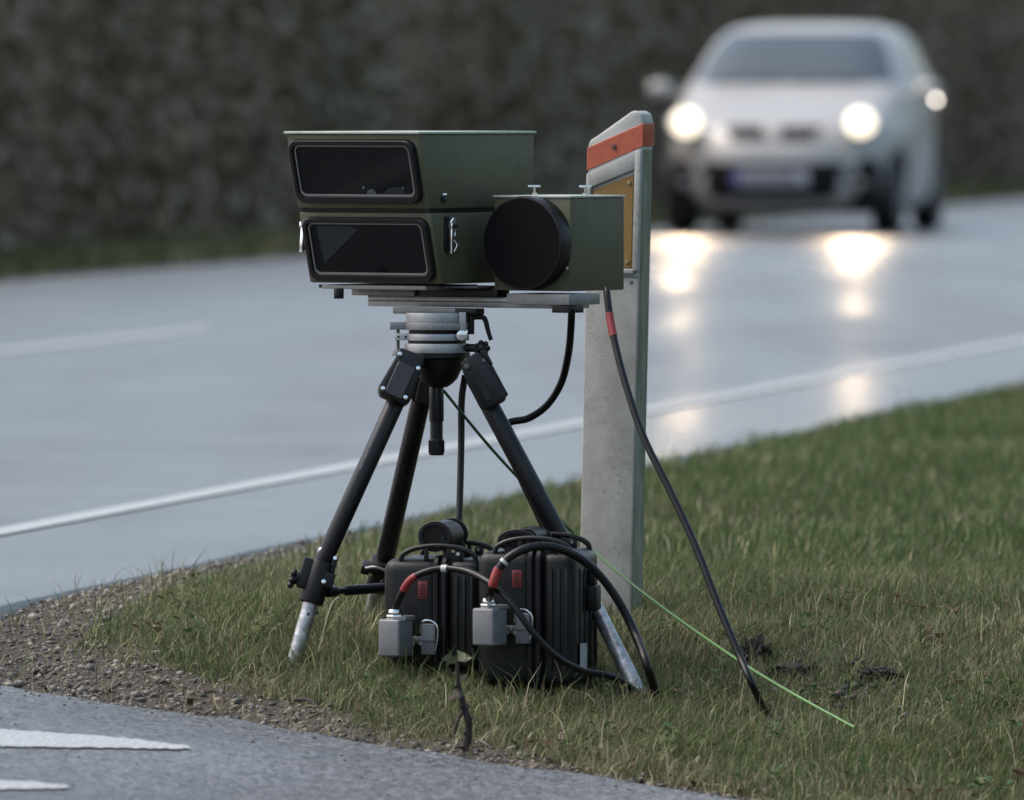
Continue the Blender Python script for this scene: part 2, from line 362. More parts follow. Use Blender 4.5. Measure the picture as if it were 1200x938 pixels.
def hit_side(px, py):
    d = 17.0
    for _ in range(30):
        p = P(px, py, d); zt = float(z_side(p.x, p.y)) + 0.004; d += (p.z - zt) / ((CAM_H - p.z) / d)
    p = P(px, py, d); p.z = float(z_side(p.x, p.y)) + 0.003; return p
bm = B()
for tp in ([(-180, 844.5, 871.5), (60, 857.5, 874.5), (150, 864.5, 876), (222, 873.5, 877)], [(-180, 905.5, 926.8), (40, 915.5, 923.5), (80, 920, 922.5)]):
    prev = None; n = 90
    for i in range(n + 1):
        px = tp[0][0] + (tp[-1][0] - tp[0][0]) * i / n
        a_, c_ = np.interp(px, [q[0] for q in tp], [q[1] for q in tp]), np.interp(px, [q[0] for q in tp], [q[2] for q in tp])
        j1, j2 = 1.6 * (float(fbm(px, 0, 0.13, 81)) - 0.5), 1.6 * (float(fbm(px, 5, 0.13, 82)) - 0.5)
        a_, c_ = a_ + j1 + 0.5 * random.uniform(-1, 1), c_ + j2 + 0.5 * random.uniform(-1, 1)
        if c_ - a_ < 0.6: m_ = (a_ + c_) / 2; a_, c_ = m_ - 0.3, m_ + 0.3
        cur = (bm.verts.new(hit_side(px, a_)), bm.verts.new(hit_side(px, c_)))
        if prev: bm.faces.new((prev[0], prev[1], cur[1], cur[0]))
        prev = cur
obj('painted_taper', bm, mp_, smooth=False, kind='structure', label='pointed white tapering markings on the side road')

# ------------------------------------------------------------------ grass, gravel
mgr = bpy.data.materials.new('grass_blades'); mgr.use_nodes = True; N, L = link_nodes(mgr); b = N['Principled BSDF']
va = N.new('ShaderNodeVertexColor'); va.layer_name = 'col'; L.new(va.outputs[0], b.inputs['Base Color']); b.inputs['Roughness'].default_value = 0.6
b.inputs['Specular IOR Level'].default_value = 0.2
tr = N.new('ShaderNodeBsdfTranslucent'); L.new(va.outputs[0], tr.inputs[0]); ms = N.new('ShaderNodeMixShader'); ms.inputs[0].default_value = 0.25
L.new(b.outputs[0], ms.inputs[1]); L.new(tr.outputs[0], ms.inputs[2]); L.new(ms.outputs[0], N['Material Output'].inputs[0])
def blades(name, x, y, hgt, wid, label, zf=ground, lean=0.55, seed=1, comb=0.0, dry=None):
    dry_ = dry; n = len(x); r = np.random.default_rng(seed); z = zf(x, y)
    az = r.uniform(0, 2 * np.pi, n); ln = r.gamma(2.0, lean * 0.3, n)
    # tufts share a lean
    gx = np.cos(az) * ln + comb * (fbm(x, y, 2.0, 21) - 0.5) * 2.2 + 0.25 * comb; gy = np.sin(az) * ln + comb * (fbm(x, y, 2.0, 22) - 0.5) * 2
    wa = r.uniform(0, np.pi, n); wx, wy = np.cos(wa) * wid / 2, np.sin(wa) * wid / 2
    h = hgt; hv = h / np.sqrt(1 + gx ** 2 + gy ** 2)
    V = np.zeros((n, 5, 3))
    V[:, 0] = np.c_[x - wx, y - wy, z - 0.006]; V[:, 1] = np.c_[x + wx, y + wy, z - 0.006]
    mx_, my_ = x + gx * hv * 0.35, y + gy * hv * 0.35
    V[:, 2] = np.c_[mx_ + wx * 0.8, my_ + wy * 0.8, z + hv * 0.6]; V[:, 3] = np.c_[mx_ - wx * 0.8, my_ - wy * 0.8, z + hv * 0.6]
    V[:, 4] = np.c_[x + gx * hv, y + gy * hv, z + hv * 0.97]
    b0 = np.arange(n) * 5
    Fc = np.concatenate([np.c_[b0, b0 + 1, b0 + 2], np.c_[b0, b0 + 2, b0 + 3], np.c_[b0 + 3, b0 + 2, b0 + 4]])
    pal = np.array([(0.066, 0.105, 0.036), (0.095, 0.138, 0.050), (0.142, 0.170, 0.070), (0.21, 0.20, 0.105), (0.34, 0.315, 0.20), (0.125, 0.10, 0.065)])
    q = fbm(x, y, 1.6, 31); dry = np.clip(0.30 + 1.3 * (q - 0.45) + 0.35 * (1 - sstep(0.1, 0.9, y - y_edge(x))), 0.05, 0.8)
    dry = dry * (1 - 0.40 * sstep(0.15, 0.6, x)); dry = np.where(y > 21, dry * 0.65, dry) if dry_ is None else np.full(n, dry_)
    k = np.where(r.random(n) < dry, r.choice([3, 4, 3, 5], n), r.choice([0, 1, 1, 2], n)); c = pal[k] * r.uniform(0.7, 1.25, (n, 1))
    cols = np.repeat(c[:, None, :], 5, 1); 
    return np_mesh(name, V.reshape(-1, 3), Fc, mgr, cols=cols.reshape(-1, 3), label=label, kind='stuff')
def scatter(n, x0, x1, y0, y1, dens, r):
    x = r.uniform(x0, x1, n); y = r.uniform(y0, y1, n); k = r.random(n) < dens(x, y); return x[k], y[k]
r = np.random.default_rng(3)
def dens_v(x, y):
    dm = x * CS - y * SN - V_EDGE; de = y - y_edge(x)
    return np.where((dm > 0.01) & (de > 0.0), grassiness(x, y) * (0.55 + 0.7 * fbm(x, y, 6, 41)), 0)
def dens_n(x, y): return dens_v(x, y) * np.clip(0.30 + 2.2 * (fbm(x, y, 13, 43) - 0.32), 0.12, 1)
x, y = scatter(560000, -1.45, 1.55, 16.6, 20.9, dens_n, r)
q = 0.5 * fbm(x, y, 4.0, 51) + 0.5 * fbm(x, y, 13, 43); h = (0.008 + 0.070 * q) * r.uniform(0.4, 1.5, len(x)) * (0.55 + 0.45 * grassiness(x, y)) 
h *= 1 - 0.30 * sstep(0.2, 0.6, x); h *= 1 - 0.50 * np.exp(-((x + 0.03) / 0.25) ** 4 - ((y - 18.25) / 0.5) ** 4)
blades('grass', x, y, h, r.uniform(0.0013, 0.0028, len(x)), 'short rough winter grass on the verge around the tripod', comb=1.0, lean=1.6)
x, y = scatter(110000, -1.4, 1.5, 16.7, 20.5, lambda a, c: (c > y_edge(a) + 0.02) * (a * CS - c * SN - V_EDGE > 0.03) * np.clip(0.25 + grassiness(a, c), 0, 1) * (0.15 + 1.0 * fbm(a, c, 5, 63)), r)
blades('dead_grass', x, y, r.uniform(0.025, 0.075, len(x)), r.uniform(0.0013, 0.0026, len(x)), 'flattened straw-coloured dead grass matted between the green blades', seed=15, lean=4.5, dry=0.93)
x, y = scatter(420000, -1.2, 5.5, 20.9, 46, lambda a, c: dens_v(a, c) * (a < 0.055 * c + 0.9) * 0.8, r)
h = (0.024 + 0.045 * fbm(x, y, 2.0, 52)) * r.uniform(0.6, 1.3, len(x))
blades('grass', x, y, h, r.uniform(0.003, 0.006, len(x)), 'grass of the verge running on along the main road', seed=2, comb=0.4)
# long pale straws standing above the sward
x, y = scatter(5200, -1.0, 1.4, 17.0, 19.9, lambda a, c: (grassiness(a, c) > 0.3) * (c - y_edge(a) > 0.03) * (a * CS - c * SN - V_EDGE > 0.05) * (0.25 + fbm(a, c, 3, 61)), r)
blades('grass', x, y, r.uniform(0.06, 0.125, len(x)), r.uniform(0.0016, 0.0028, len(x)), 'long pale straws of grass on the verge', seed=5, lean=1.3)
# far verge grass
n = 60000; u = r.uniform(35, 145, n); v = V_FAR - 0.15 - r.gamma(1.6, 0.9, n); x, y = u * SN + v * CS, u * CS - v * SN
blades('grass', x, y, r.uniform(0.05, 0.16, n), r.uniform(0.01, 0.03, n), 'rough grass on the far verge at the foot of the thicket', seed=6, dry=0.6)

# broad leaves of low weeds in the sward
def rosettes():
    r = np.random.default_rng(77); Vs = []; Cs = []
    for i in range(70):
        cx = r.uniform(-0.85, 1.25); cy = y_edge(cx) + r.uniform(0.15, 2.6)
        if cx * CS - cy * SN - V_EDGE < 0.12 or grassiness(cx, cy) < 0.4: continue
        if abs(cx + 0.03) < 0.2 and 18.3 < cy < 18.9: continue
        col = np.array([(0.035, 0.075, 0.024), (0.05, 0.10, 0.03), (0.10, 0.11, 0.045), (0.10, 0.065, 0.04)])[r.integers(0, 4)]
        for j in range(r.integers(7, 18)):
            a = r.uniform(0, 6.28); R0 = r.uniform(0, 0.045); L_ = r.uniform(0.010, 0.026); w = L_ * r.uniform(0.3, 0.5); up_ = r.uniform(0.015, 0.045)
            x0, y0 = cx + R0 * math.cos(a), cy + R0 * math.sin(a); z0 = float(ground(x0, y0)) + up_; b = a + r.normal(0, 0.5); dx, dy = math.cos(b), math.sin(b); e = r.uniform(-0.3, 0.6) * L_
            p0 = (x0, y0, z0); p1 = (x0 + dx * L_ * .5 - dy * w, y0 + dy * L_ * .5 + dx * w, z0 + e * .7 + .003); p2 = (x0 + dx * L_, y0 + dy * L_, z0 + e); p3 = (x0 + dx * L_ * .5 + dy * w, y0 + dy * L_ * .5 - dx * w, z0 + e * .7 + .003)
            Vs += [p0, p1, p2, p3]; Cs += [col * r.uniform(0.8, 1.3)] * 4
    np_mesh('low_weeds', np.array(Vs), np.arange(len(Vs)).reshape(-1, 4), mgr, cols=np.array(Cs), label='small broad-leaved weeds scattered through the verge grass', kind='stuff')
rosettes()

# pebbles
ico = bmesh.new(); bmesh.ops.create_icosphere(ico, subdivisions=1, radius=1); iv = np.array([v.co[:] for v in ico.verts]); ifc = np.array([[v.index for v in f.verts] for f in ico.faces]); ico.free()
def stones(name, x, y, size, label, pal, zf=ground, seed=4, sink=0.3):
    r = np.random.default_rng(seed); n = len(x); z = zf(x, y)
    sc = size[:, None] * r.uniform(0.55, 1.2, (n, 3)); sc[:, 2] *= 0.7
    V = iv[None] * (1 + 0.28 * r.uniform(-1, 1, (n, len(iv), 1))) * sc[:, None, :]
    a = r.uniform(0, 6.28, n); ca, sa = np.cos(a)[:, None], np.sin(a)[:, None]
    V = np.stack([V[..., 0] * ca - V[..., 1] * sa, V[..., 0] * sa + V[..., 1] * ca, V[..., 2]], -1)
    V += np.c_[x, y, z + sc[:, 2] * sink][:, None, :]
    Fc = (ifc[None] + (np.arange(n) * len(iv))[:, None, None]).reshape(-1, 3)
    c = np.array(pal)[r.integers(0, len(pal), n)] * r.uniform(0.6, 1.3, (n, 1))
    return np_mesh(name, V.reshape(-1, 3), Fc, mst, cols=np.repeat(c, len(iv), 0), label=label, kind='stuff')
mst = bpy.data.materials.new('stone'); mst.use_nodes = True; N, L = link_nodes(mst); b = N['Principled BSDF']
va = N.new('ShaderNodeVertexColor'); va.layer_name = 'col'; L.new(va.outputs[0], b.inputs['Base Color']); b.inputs['Roughness'].default_value = 0.6
def dens_g(x, y):
    dm = x * CS - y * SN - V_EDGE; de = y - y_edge(x)
    return np.where((dm > -0.01) & (de > -0.02), np.clip(1.0 - 1.05 * grassiness(x, y), 0, 1) * (0.4 + 0.8 * fbm(x, y, 8, 71)), 0)
x, y = scatter(90000, -1.45, 1.3, 16.6, 22.5, dens_g, r)
print('pebbles', len(x))
PAL = [(0.14, 0.125, 0.105), (0.22, 0.20, 0.17), (0.08, 0.07, 0.058), (0.12, 0.092, 0.07), (0.075, 0.07, 0.066), (0.16, 0.14, 0.13), (0.055, 0.042, 0.032)]
stones('gravel', x[:22000], y[:22000], np.minimum(0.0016 + r.gamma(1.3, 0.0018, min(22000, len(x))), 0.012), 'loose gravel and grit along the rim of the asphalt', PAL)
# grit washed on to the side road
x, y = scatter(7000, -1.4, 1.3, 16.2, 18.3, lambda a, c: (c < y_edge(a) + 0.03) * (np.exp(-(y_edge(a) - c) / 0.13) + 0.02) , r)
stones('grit', x, y, r.uniform(0.0015, 0.004, len(x)), 'scattered grit at the edge of the side road', PAL, zf=z_side, seed=9)
# dead leaf and straw litter
x, y = scatter(4200, -1.3, 1.3, 16.7, 19.5, lambda a, c: (c > y_edge(a)) * (a * CS - c * SN - V_EDGE > 0.03) * np.exp(-(c - y_edge(a)) / 0.35), r)
n = len(x); az = r.uniform(0, 3.14, n); ll = r.uniform(0.006, 0.022, n); ww = r.uniform(0.002, 0.007, n); zz = ground(x, y) + r.uniform(0.004, 0.02, n)
dx, dy = np.cos(az) * ll, np.sin(az) * ll; wx, wy = -np.sin(az) * ww, np.cos(az) * ww; tl = r.uniform(-0.6, 0.6, n) * ll
V = np.stack([np.c_[x - dx, y - dy, zz - tl], np.c_[x + wx, y + wy, zz + 0.003], np.c_[x + dx, y + dy, zz + tl], np.c_[x - wx, y - wy, zz + 0.002]], 1)
c = np.array([(0.09, 0.065, 0.045), (0.16, 0.125, 0.085), (0.06, 0.048, 0.038), (0.24, 0.215, 0.16)])[r.integers(0, 4, n)]
np_mesh('leaf_litter', V.reshape(-1, 3), np.arange(n * 4).reshape(-1, 4), mst, cols=np.repeat(c, 4, 0), label='dead leaves and bits of straw lying at the grass edge', kind='stuff')

# ------------------------------------------------------------------ thicket beyond the road
def thicket():
    r = np.random.default_rng(12); n = 380000
    u = r.uniform(48, 135, n); dep = r.gamma(1.0, 0.75, n); v = -13.2 - dep + 0.5 * (vnoise(u, 0, 0.35, 3) - 0.5)
    top = 2.35 + 0.7 * fbm(u, v, 0.18, 5)
    hz = top * r.random(n) ** 0.9
    # denser and darker columns stand for clumps of stems and evergreen bushes
    x, y = u * SN + v * CS, u * CS - v * SN; z = ground(x, y) + hz
    s = r.uniform(0.028, 0.065, n); 
    a = r.normal(size=(n, 3)); a /= np.linalg.norm(a, axis=1)[:, None]; t = r.normal(size=(n, 3)); bq = np.cross(a, t); bq /= np.linalg.norm(bq, axis=1)[:, None]
    p = np.c_[x, y, z]
    V = np.stack([p - a * s[:, None] * 1.5, p + bq * s[:, None] * 0.6, p + a * s[:, None] * 1.5, p - bq * s[:, None] * 0.6], 1)
    g = sstep(0.42, 0.62, fbm(u, hz * 0.35, 0.30, 8)) * (0.35 + 0.65 * sstep(95, 60, u)); g = 0.5 * g[:, None]
    brown = np.array([(0.160, 0.134, 0.098), (0.142, 0.120, 0.090), (0.175, 0.145, 0.108), (0.132, 0.112, 0.086)])[r.integers(0, 4, n)]
    green = np.array([(0.105, 0.112, 0.076), (0.115, 0.120, 0.082), (0.096, 0.105, 0.070), (0.128, 0.125, 0.088)])[r.integers(0, 4, n)]
    c = (brown * (1 - g) + green * g) * 1.75 * np.array((1.03, 1.0, 0.93)) * r.uniform(0.92, 1.08, (n, 1)) * (0.91 + 0.16 * fbm(u, hz * 0.5, 0.35, 14))[:, None]
    np_mesh('thicket', V.reshape(-1, 3), np.arange(n * 4).reshape(-1, 4), mst, cols=np.repeat(c, 4, 0), label='dark brown and green thicket closing the view beyond the road', kind='stuff')
    # bare stems among the leaves
    ns = 900; bm = None; k = 5; Vs = []; Fs = []; cs = []
    for i in range(ns):
        uu = r.uniform(48, 135); vv = -14.2 - r.gamma(1.6, 1.2); x0, y0 = uv(uu, vv); z0 = g1(x0, y0) - 0.1; hh = r.uniform(2.0, 3.1); rad = r.uniform(0.015, 0.05)
        lx, ly = r.normal(0, 0.25, 2)
        for j in range(4):
            t = j / 3; rr = rad * (1 - 0.75 * t); cx = x0 + lx * t * t + 0.05 * math.sin(7 * t + i); cy = y0 + ly * t * t
            for q in range(k): Vs.append((cx + rr * math.cos(q * 6.2832 / k), cy + rr * math.sin(q * 6.2832 / k), z0 + hh * t))
        b0 = i * 4 * k
        for j in range(3):
            for q in range(k): Fs.append((b0 + j * k + q, b0 + j * k + (q + 1) % k, b0 + (j + 1) * k + (q + 1) % k, b0 + (j + 1) * k + q))
        cc = np.array((0.10, 0.09, 0.075)) * r.uniform(0.6, 1.3); cs += [cc] * (4 * k)
    np_mesh('thicket_stems', np.array(Vs), np.array(Fs), mst, cols=np.array(cs), label='bare thin stems standing in the thicket beyond the road', kind='stuff', smooth=True)
thicket()

# ------------------------------------------------------------------ materials for the kit
m_olive = mat('olive_paint', (0.079, 0.083, 0.048), 0.50, spec=0.35, specks=((0.14, 0.145, 0.12), 160, 0.66), var=0.10, vscale=45, bump=0.18, bscale=900, rvar=0.06)
m_lip = mat('sky_sheen_lid', (0.36, 0.40, 0.34), 0.4, var=0.2, vscale=120)  # pale tone paints the sky's sheen on top of the olive lids
m_rub = mat('black_rubber', (0.006, 0.0065, 0.007), 0.40, spec=0.25, var=0.2, vscale=80, bump=0.15, bscale=500)
m_blk = mat('black_plastic', (0.0065, 0.0065, 0.0075), 0.38, spec=0.28, var=0.25, vscale=60, bump=0.25, bscale=700, rvar=0.08)
m_case = mat('case_plastic', (0.0075, 0.0085, 0.009), 0.40, spec=0.28, specks=((0.06, 0.057, 0.05), 120, 0.62), var=0.3, vscale=14, bump=0.3, bscale=800, rvar=0.10)
m_alu = mat('brushed_aluminium', (0.36, 0.37, 0.38), 0.36, metal=0.35, var=0.12, vscale=60, rvar=0.08)
m_aludk = mat('anodised_grey', (0.22, 0.225, 0.23), 0.45, metal=0.5, var=0.12, vscale=50)
m_chrome = mat('chrome', (0.75, 0.76, 0.77), 0.18, metal=1.0)
m_leg = mat('tripod_tube', (0.008, 0.008, 0.010), 0.30, spec=0.32, specks=((0.05, 0.048, 0.045), 150, 0.64), var=0.3, vscale=30, rvar=0.10, stretch=(1, 1, 0.3))
m_silv = mat('scuffed_silver_tube', (0.42, 0.43, 0.44), 0.36, metal=0.7, var=0.3, vscale=70, dirt=(0.16, 0.16, 0.15))
m_cable = mat('cable_rubber', (0.006, 0.006, 0.007), 0.36, spec=0.30, specks=((0.05, 0.047, 0.04), 150, 0.66), var=0.2, vscale=90)
m_red = mat('red_tape', (0.24, 0.028, 0.028), 0.45, var=0.2, vscale=100)
m_reddk = mat('red_label', (0.13, 0.016, 0.016), 0.5, var=0.3, vscale=200)
m_white = mat('white_tape', (0.42, 0.43, 0.43), 0.5, var=0.1, vscale=100)
m_grey = mat('grey_cast_metal', (0.150, 0.160, 0.170), 0.5, specks=((0.05, 0.048, 0.042), 130, 0.62), metal=0.15, var=0.15, vscale=60, bump=0.15, bscale=600)
m_greydk = mat('dark_grey_metal', (0.09, 0.095, 0.10), 0.5, metal=0.2, var=0.2, vscale=60)
m_inner = mat('matte_black', (0.006, 0.006, 0.007), 0.8)
m_board_refl = mat('board_and_reflection_grey', (0.10, 0.102, 0.105), 0.6)  # grey of the inner board and of the reflection painted in the lower window
def pane_mat():
    m = bpy.data.materials.new('dark_pane'); m.use_nodes = True; N, L = link_nodes(m)
    N.remove(N['Principled BSDF']); t = N.new('ShaderNodeBsdfTransparent'); t.inputs[0].default_value = (0.75, 0.78, 0.8, 1)
    g = N.new('ShaderNodeBsdfGlossy'); g.inputs['Roughness'].default_value = 0.04; fr = N.new('ShaderNodeFresnel'); fr.inputs[0].default_value = 1.17
    mx = N.new('ShaderNodeMixShader'); L.new(fr.outputs[0], mx.inputs[0]); L.new(t.outputs[0], mx.inputs[1]); L.new(g.outputs[0], mx.inputs[2]); L.new(mx.outputs[0], N['Material Output'].inputs[0]); return m
m_pane = pane_mat()

# ------------------------------------------------------------------ camera housing (two olive boxes with windows)
A = R(34); CA, SA = math.cos(A), math.sin(A)
D0 = 18.664; s0 = F_PX / D0
def zpx(py, d): return P(600, py, d).z
O = P(335, 332, D0); base = O.copy()
Hs = zpx(155, D0) - O.z; split = zpx(247, D0) - O.z; Wd, Ld, RK = 0.293, 0.376, 0.075
t = empty('camera_housing', base, (0, 0, -A), label='olive green double housing with two dark windows on top of the tripod', cat='speed camera')
def yf(z): return RK * (1 - z / Hs)      # raked front
def hull(bm, z0, z1, inset=0.0, bev=0.004):
    tb = bmesh.new(); vs_ = []
    for z in (z0, z1):
        for x_, y_ in ((inset, yf(z) + inset), (Wd - inset, yf(z) + inset), (Wd - inset, Ld - inset), (inset, Ld - inset)): vs_.append(tb.verts.new((x_, y_, z)))
    a, b_ = vs_[:4], vs_[4:]; tb.faces.new(a[::-1]); tb.faces.new(b_)
    for i in range(4): tb.faces.new((a[i], a[(i + 1) % 4], b_[(i + 1) % 4], b_[i]))
    bmesh.ops.recalc_face_normals(tb, faces=tb.faces)
    if bev: bmesh.ops.bevel(tb, geom=tb.edges[:], offset=bev, segments=2, affect='EDGES', profile=0.5)
    merge(bm, tb)
bm = B(); hull(bm, split + 0.004, Hs - 0.003); up = obj('upper_housing', bm, m_olive, t)
bm = B(); hull(bm, 0.0, split - 0.003); lo = obj('lower_housing', bm, m_olive, t)
bm = B(); hull(bm, split - 0.003, split + 0.004, inset=0.005, bev=0); obj('gasket', bm, m_blk, t)
bm = B(); box(bm, (-0.003, -0.003, Hs - 0.003), (Wd + 0.003, Ld + 0.003, Hs + 0.0015), 0.001); obj('lid', bm, m_lip, t)
# slanted front plane: local (x, z) -> point; offset along outward normal
phi = math.atan2(RK, Hs)
MF = Matrix.Translation((0, RK, 0)) @ Matrix.Rotation(phi, 4, 'X')     # plane xz at y=0 tilts with the rake
k = 1 / (s0 * CA); SL = Hs / math.cos(phi)
def win(x0p, x1p, ytop, ybot, bits):
    # px measured relative to the sloping left edge at window mid height
    x0, x1 = x0p * k, x1p * k
    z0 = (zpx(ybot, D0) - O.z) / math.cos(phi); z1 = (zpx(ytop, D0) - O.z) / math.cos(phi)
    fr = empty  # noqa
    w = B(); ring_frame(w, rrect(x0, z0, x1, z1, 0.020), rrect(x0 + 0.014, z0 + 0.013, x1 - 0.014, z1 - 0.011, 0.012), -0.010, 0.0, 0.004, MF)
    w = obj('window_frame', w, m_rub, t)
    q = B(); prism(q, rrect(x0 + 0.010, z0 + 0.009, x1 - 0.010, z1 - 0.008, 0.012), -0.0012, -0.0004, M=MF); obj('backing', q, m_inner, w)
    q = B(); prism(q, rrect(x0 + 0.0125, z0 + 0.0115, x1 - 0.0125, z1 - 0.0095, 0.012), -0.0045, -0.0035, M=MF); obj('pane', q, m_pane, w)
    q = B(); ring_frame(q, rrect(x0 + 0.0135, z0 + 0.0125, x1 - 0.0135, z1 - 0.0105, 0.012), rrect(x0 + 0.0165, z0 + 0.0165, x1 - 0.0165, z1 - 0.013, 0.010), -0.0062, -0.0046, 0.0006, MF)
    obj('trim', q, m_aludk, w)
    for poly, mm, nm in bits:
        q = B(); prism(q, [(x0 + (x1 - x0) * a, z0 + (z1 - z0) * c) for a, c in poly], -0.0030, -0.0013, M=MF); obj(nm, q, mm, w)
circ = lambda cx, cy, r_, n=12, a0=0, a1=180: [(cx + r_ * math.cos(R(a0 + (a1 - a0) * i / n)), cy + 2 * r_ * math.sin(R(a0 + (a1 - a0) * i / n))) for i in range(n + 1)]
win(1.5, 151, 163, 237, [(circ(0.60, 0.145, 0.035), m_alu, 'lens_mount'), ([(0.70, 0.15), (0.86, 0.15), (0.86, 0.26), (0.74, 0.24)], m_board_refl, 'sensor_board'),
                         (circ(0.545, 0.24, 0.008, 8, 0, 360)[:-1], m_chrome, 'screw'), (circ(0.855, 0.24, 0.010, 8, 0, 360)[:-1], m_chrome, 'screw')])
win(3.5, 152, 254, 329, [([(0.11, 0.86), (0.38, 0.86), (0.43, 0.80), (0.13, 0.27)], m_board_refl, 'painted_reflection')])  # grey quad behind the pane is a painted reflection, not an inner part
# latches, screw, knob
def latch(M, sc=1.0):
    bm = B(); box(bm, (-0.010, -0.004, -0.030), (0.006, 0.0, 0.034), 0.001, M); l = obj('latch', bm, m_blk, t)
    bm = B()
    pts = [M @ Vector(p) for p in ((-0.004, -0.010, 0.022), (0.004, -0.012, 0.030), (0.012, -0.010, 0.020), (0.008, -0.012, -0.002))]
    tube(bm, pts, 0.0020, 8); box(bm, (-0.004, -0.014, -0.034), (0.003, -0.006, 0.016), 0.0015, M); box(bm, (-0.006, -0.016, 0.012), (0.008, -0.005, 0.022), 0.001, M)
    tube(bm, [M @ Vector(p) for p in ((0.010, -0.006, -0.008), (0.016, -0.010, -0.018), (0.010, -0.008, -0.030))], 0.0016, 8)
    cyl(bm, M @ Vector((0.013, 0, 0.016)), M @ Vector((0.013, -0.012, 0.016)), 0.004, n=12)
    obj('hasp', bm, m_chrome, l)
MS = Matrix.Translation((Wd, 0, 0)) @ Matrix.Rotation(R(90), 4, 'Z')       # side face: local x -> back, outward = +x
MS = Matrix(((0, -1, 0, Wd), (1, 0, 0, 0), (0, 0, 1, 0), (0, 0, 0, 1)))
kz = lambda py: zpx(py, D0) - O.z
latch(MS @ Matrix.Translation(((525 - 492) / s0 / SA + 0.0, 0, kz(275))))
latch(Matrix(((0, 1, 0, 0), (1, 0, 0, yf(kz(275)) + 0.018), (0, 0, 1, kz(275)), (0, 0, 0, 1))) @ Matrix.Rotation(R(7), 4, 'Y'))
bm = B(); p = Vector((Wd, (520 - 492) / s0 / SA, kz(230))); box(bm, p + Vector((-0.001, -0.006, 0)), p + Vector((0.006, 0.006, 0.006)), 0.001); sc_ = obj('catch', bm, m_chrome, t)
bm = B(); box(bm, p + Vector((-0.001, -0.006, -0.010)), p + Vector((0.005, 0.006, -0.0005)), 0.001); obj('catch_base', bm, m_blk, t)
# ------------------------------------------------------------------ radar / lens unit
D1 = 18.62; s1 = F_PX / D1; O1 = P(579, 340.5, D1); W1, L1 = (668 - 579) / s1 / CA, (732 - 668) / s1 / SA; H1 = zpx(229, D1) - O1.z
t = empty('radar_unit', O1, (0, 0, -A), label='small olive green box with round black lens beside the white post', cat='radar unit')
bm = B(); box(bm, (0, 0, 0), (W1, L1, H1 - 0.004), 0.0025); obj('housing', bm, m_olive, t)
bm = B(); box(bm, (-0.002, -0.002, H1 - 0.004), (W1 + 0.002, L1 + 0.002, H1), 0.0008); obj('lid', bm, m_lip, t)
cx, cz = (610.5 + 1 - 579) / s1 / CA - 0.0, zpx(284.5, D1) - O1.z; rad = 55 / s1; dl = 0.036; cx += dl * SA / CA
bm = B(); cyl(bm, (cx, 0.001, cz), (cx, -dl, cz), rad, n=72, bev=0.0025); lens = obj('lens_cover', bm, m_blk, t)
bm = B(); cyl(bm, (cx, -dl + 0.0004, cz), (cx, -dl - 0.0008, cz), rad - 0.004, n=64); obj('cover_face', bm, mat('black_foam', (0.0040, 0.0040, 0.005), 0.9, spec=0.12, var=0.4, vscale=300, bump=0.6, bscale=500), lens)
bm = B(); cyl(bm, (cx + rad * 0.95, -0.012, cz - rad * 0.52), (cx + rad * 0.985, -0.012, cz - rad * 0.54), 0.003, n=10); obj('set_screw', bm, m_chrome, lens)
for px in (626, 686):
    q = Vector(((px - 579) / s1 * CA * 0 + 0, 0, 0)); yy = L1 * 0.5 if px == 626 else L1 * 0.62
    xx = ((px - 579) / s1 - yy * SA) / CA
    xx = max(0.012, min(W1 - 0.012, xx)); yy = ((px - 579) / s1 - xx * CA) / SA
    bm = B(); cyl(bm, (xx, yy, H1), (xx, yy, H1 + 0.015), 0.0032, n=12); cyl(bm, (xx, yy, H1), (xx, yy, H1 + 0.004), 0.007, n=16)
    box(bm, (xx - 0.0115, yy - 0.003, H1 + 0.014), (xx + 0.0115, yy + 0.003, H1 + 0.018), 0.001, Matrix.Translation((xx, yy, 0)) @ Matrix.Rotation(R(34), 4, 'Z') @ Matrix.Translation((-xx, -yy, 0)))
    obj('wing_screw', bm, m_chrome, t)
# ------------------------------------------------------------------ mounting rail (under both units)
DR = 18.80; sr = F_PX / DR; OR = P(431, 359, DR)
t = empty('mounting_rail', OR, (0, 0, -A), label='grey aluminium rail and plates carrying both green units', cat='mounting rail')
def rb(name, x0p, x1p, y0, y1, sidepx, m, yoff=0.0, bev=0.0008, par=None):
    """plate whose lit front runs x0p..x1p in the photo, sidepx wide side"""
    bm = B(); x0 = ((x0p - 431) / sr - yoff * SA) / CA; x1 = ((x1p - 431) / sr - yoff * SA) / CA
    box(bm, (x0, yoff, zpx(y1, DR) - OR.z), (x1, yoff + sidepx / sr / SA, zpx(y0, DR) - OR.z), bev); return obj(name, bm, m, par or t)
rb('rail', 431, 660, 346.5, 359, 30, m_alu)
rb('groove', 432, 659, 351.5, 353, 3, m_greydk, yoff=-0.0006, bev=0)
rb('shim', 412, 486, 338, 346.2, 18, m_aludk, yoff=-0.02)
rb('clamp_block', 485, 583, 336, 346.2, 14, m_blk, yoff=-0.015)
rb('slide_plate', 378, 500, 332.8, 337.9, 60, m_alu, yoff=-0.10)
rb('slide_plate', 497, 560, 333.2, 335.8, 30, m_greydk, yoff=-0.06)
rb('stop', 374, 379, 332.8, 336.8, 4, m_blk, yoff=-0.095)
rb('radar_bracket', 594, 666, 341.5, 354, 36, m_aludk, yoff=-0.012 - 0.02)
rb('cable_socket', 646, 668, 355, 363.2, 15, m_blk, yoff=-0.028)
rb('base_plate', 461, 534, 359.2, 366.5, 12, m_aludk, yoff=-0.055)
rb('base_plate', 534, 558, 359.2, 366.3, 10, m_blk, yoff=-0.055)
p = P(397, 338, 18.6); bm = B(); off = p - OR; lm = Matrix.Rotation(A, 4, 'Z') @ off
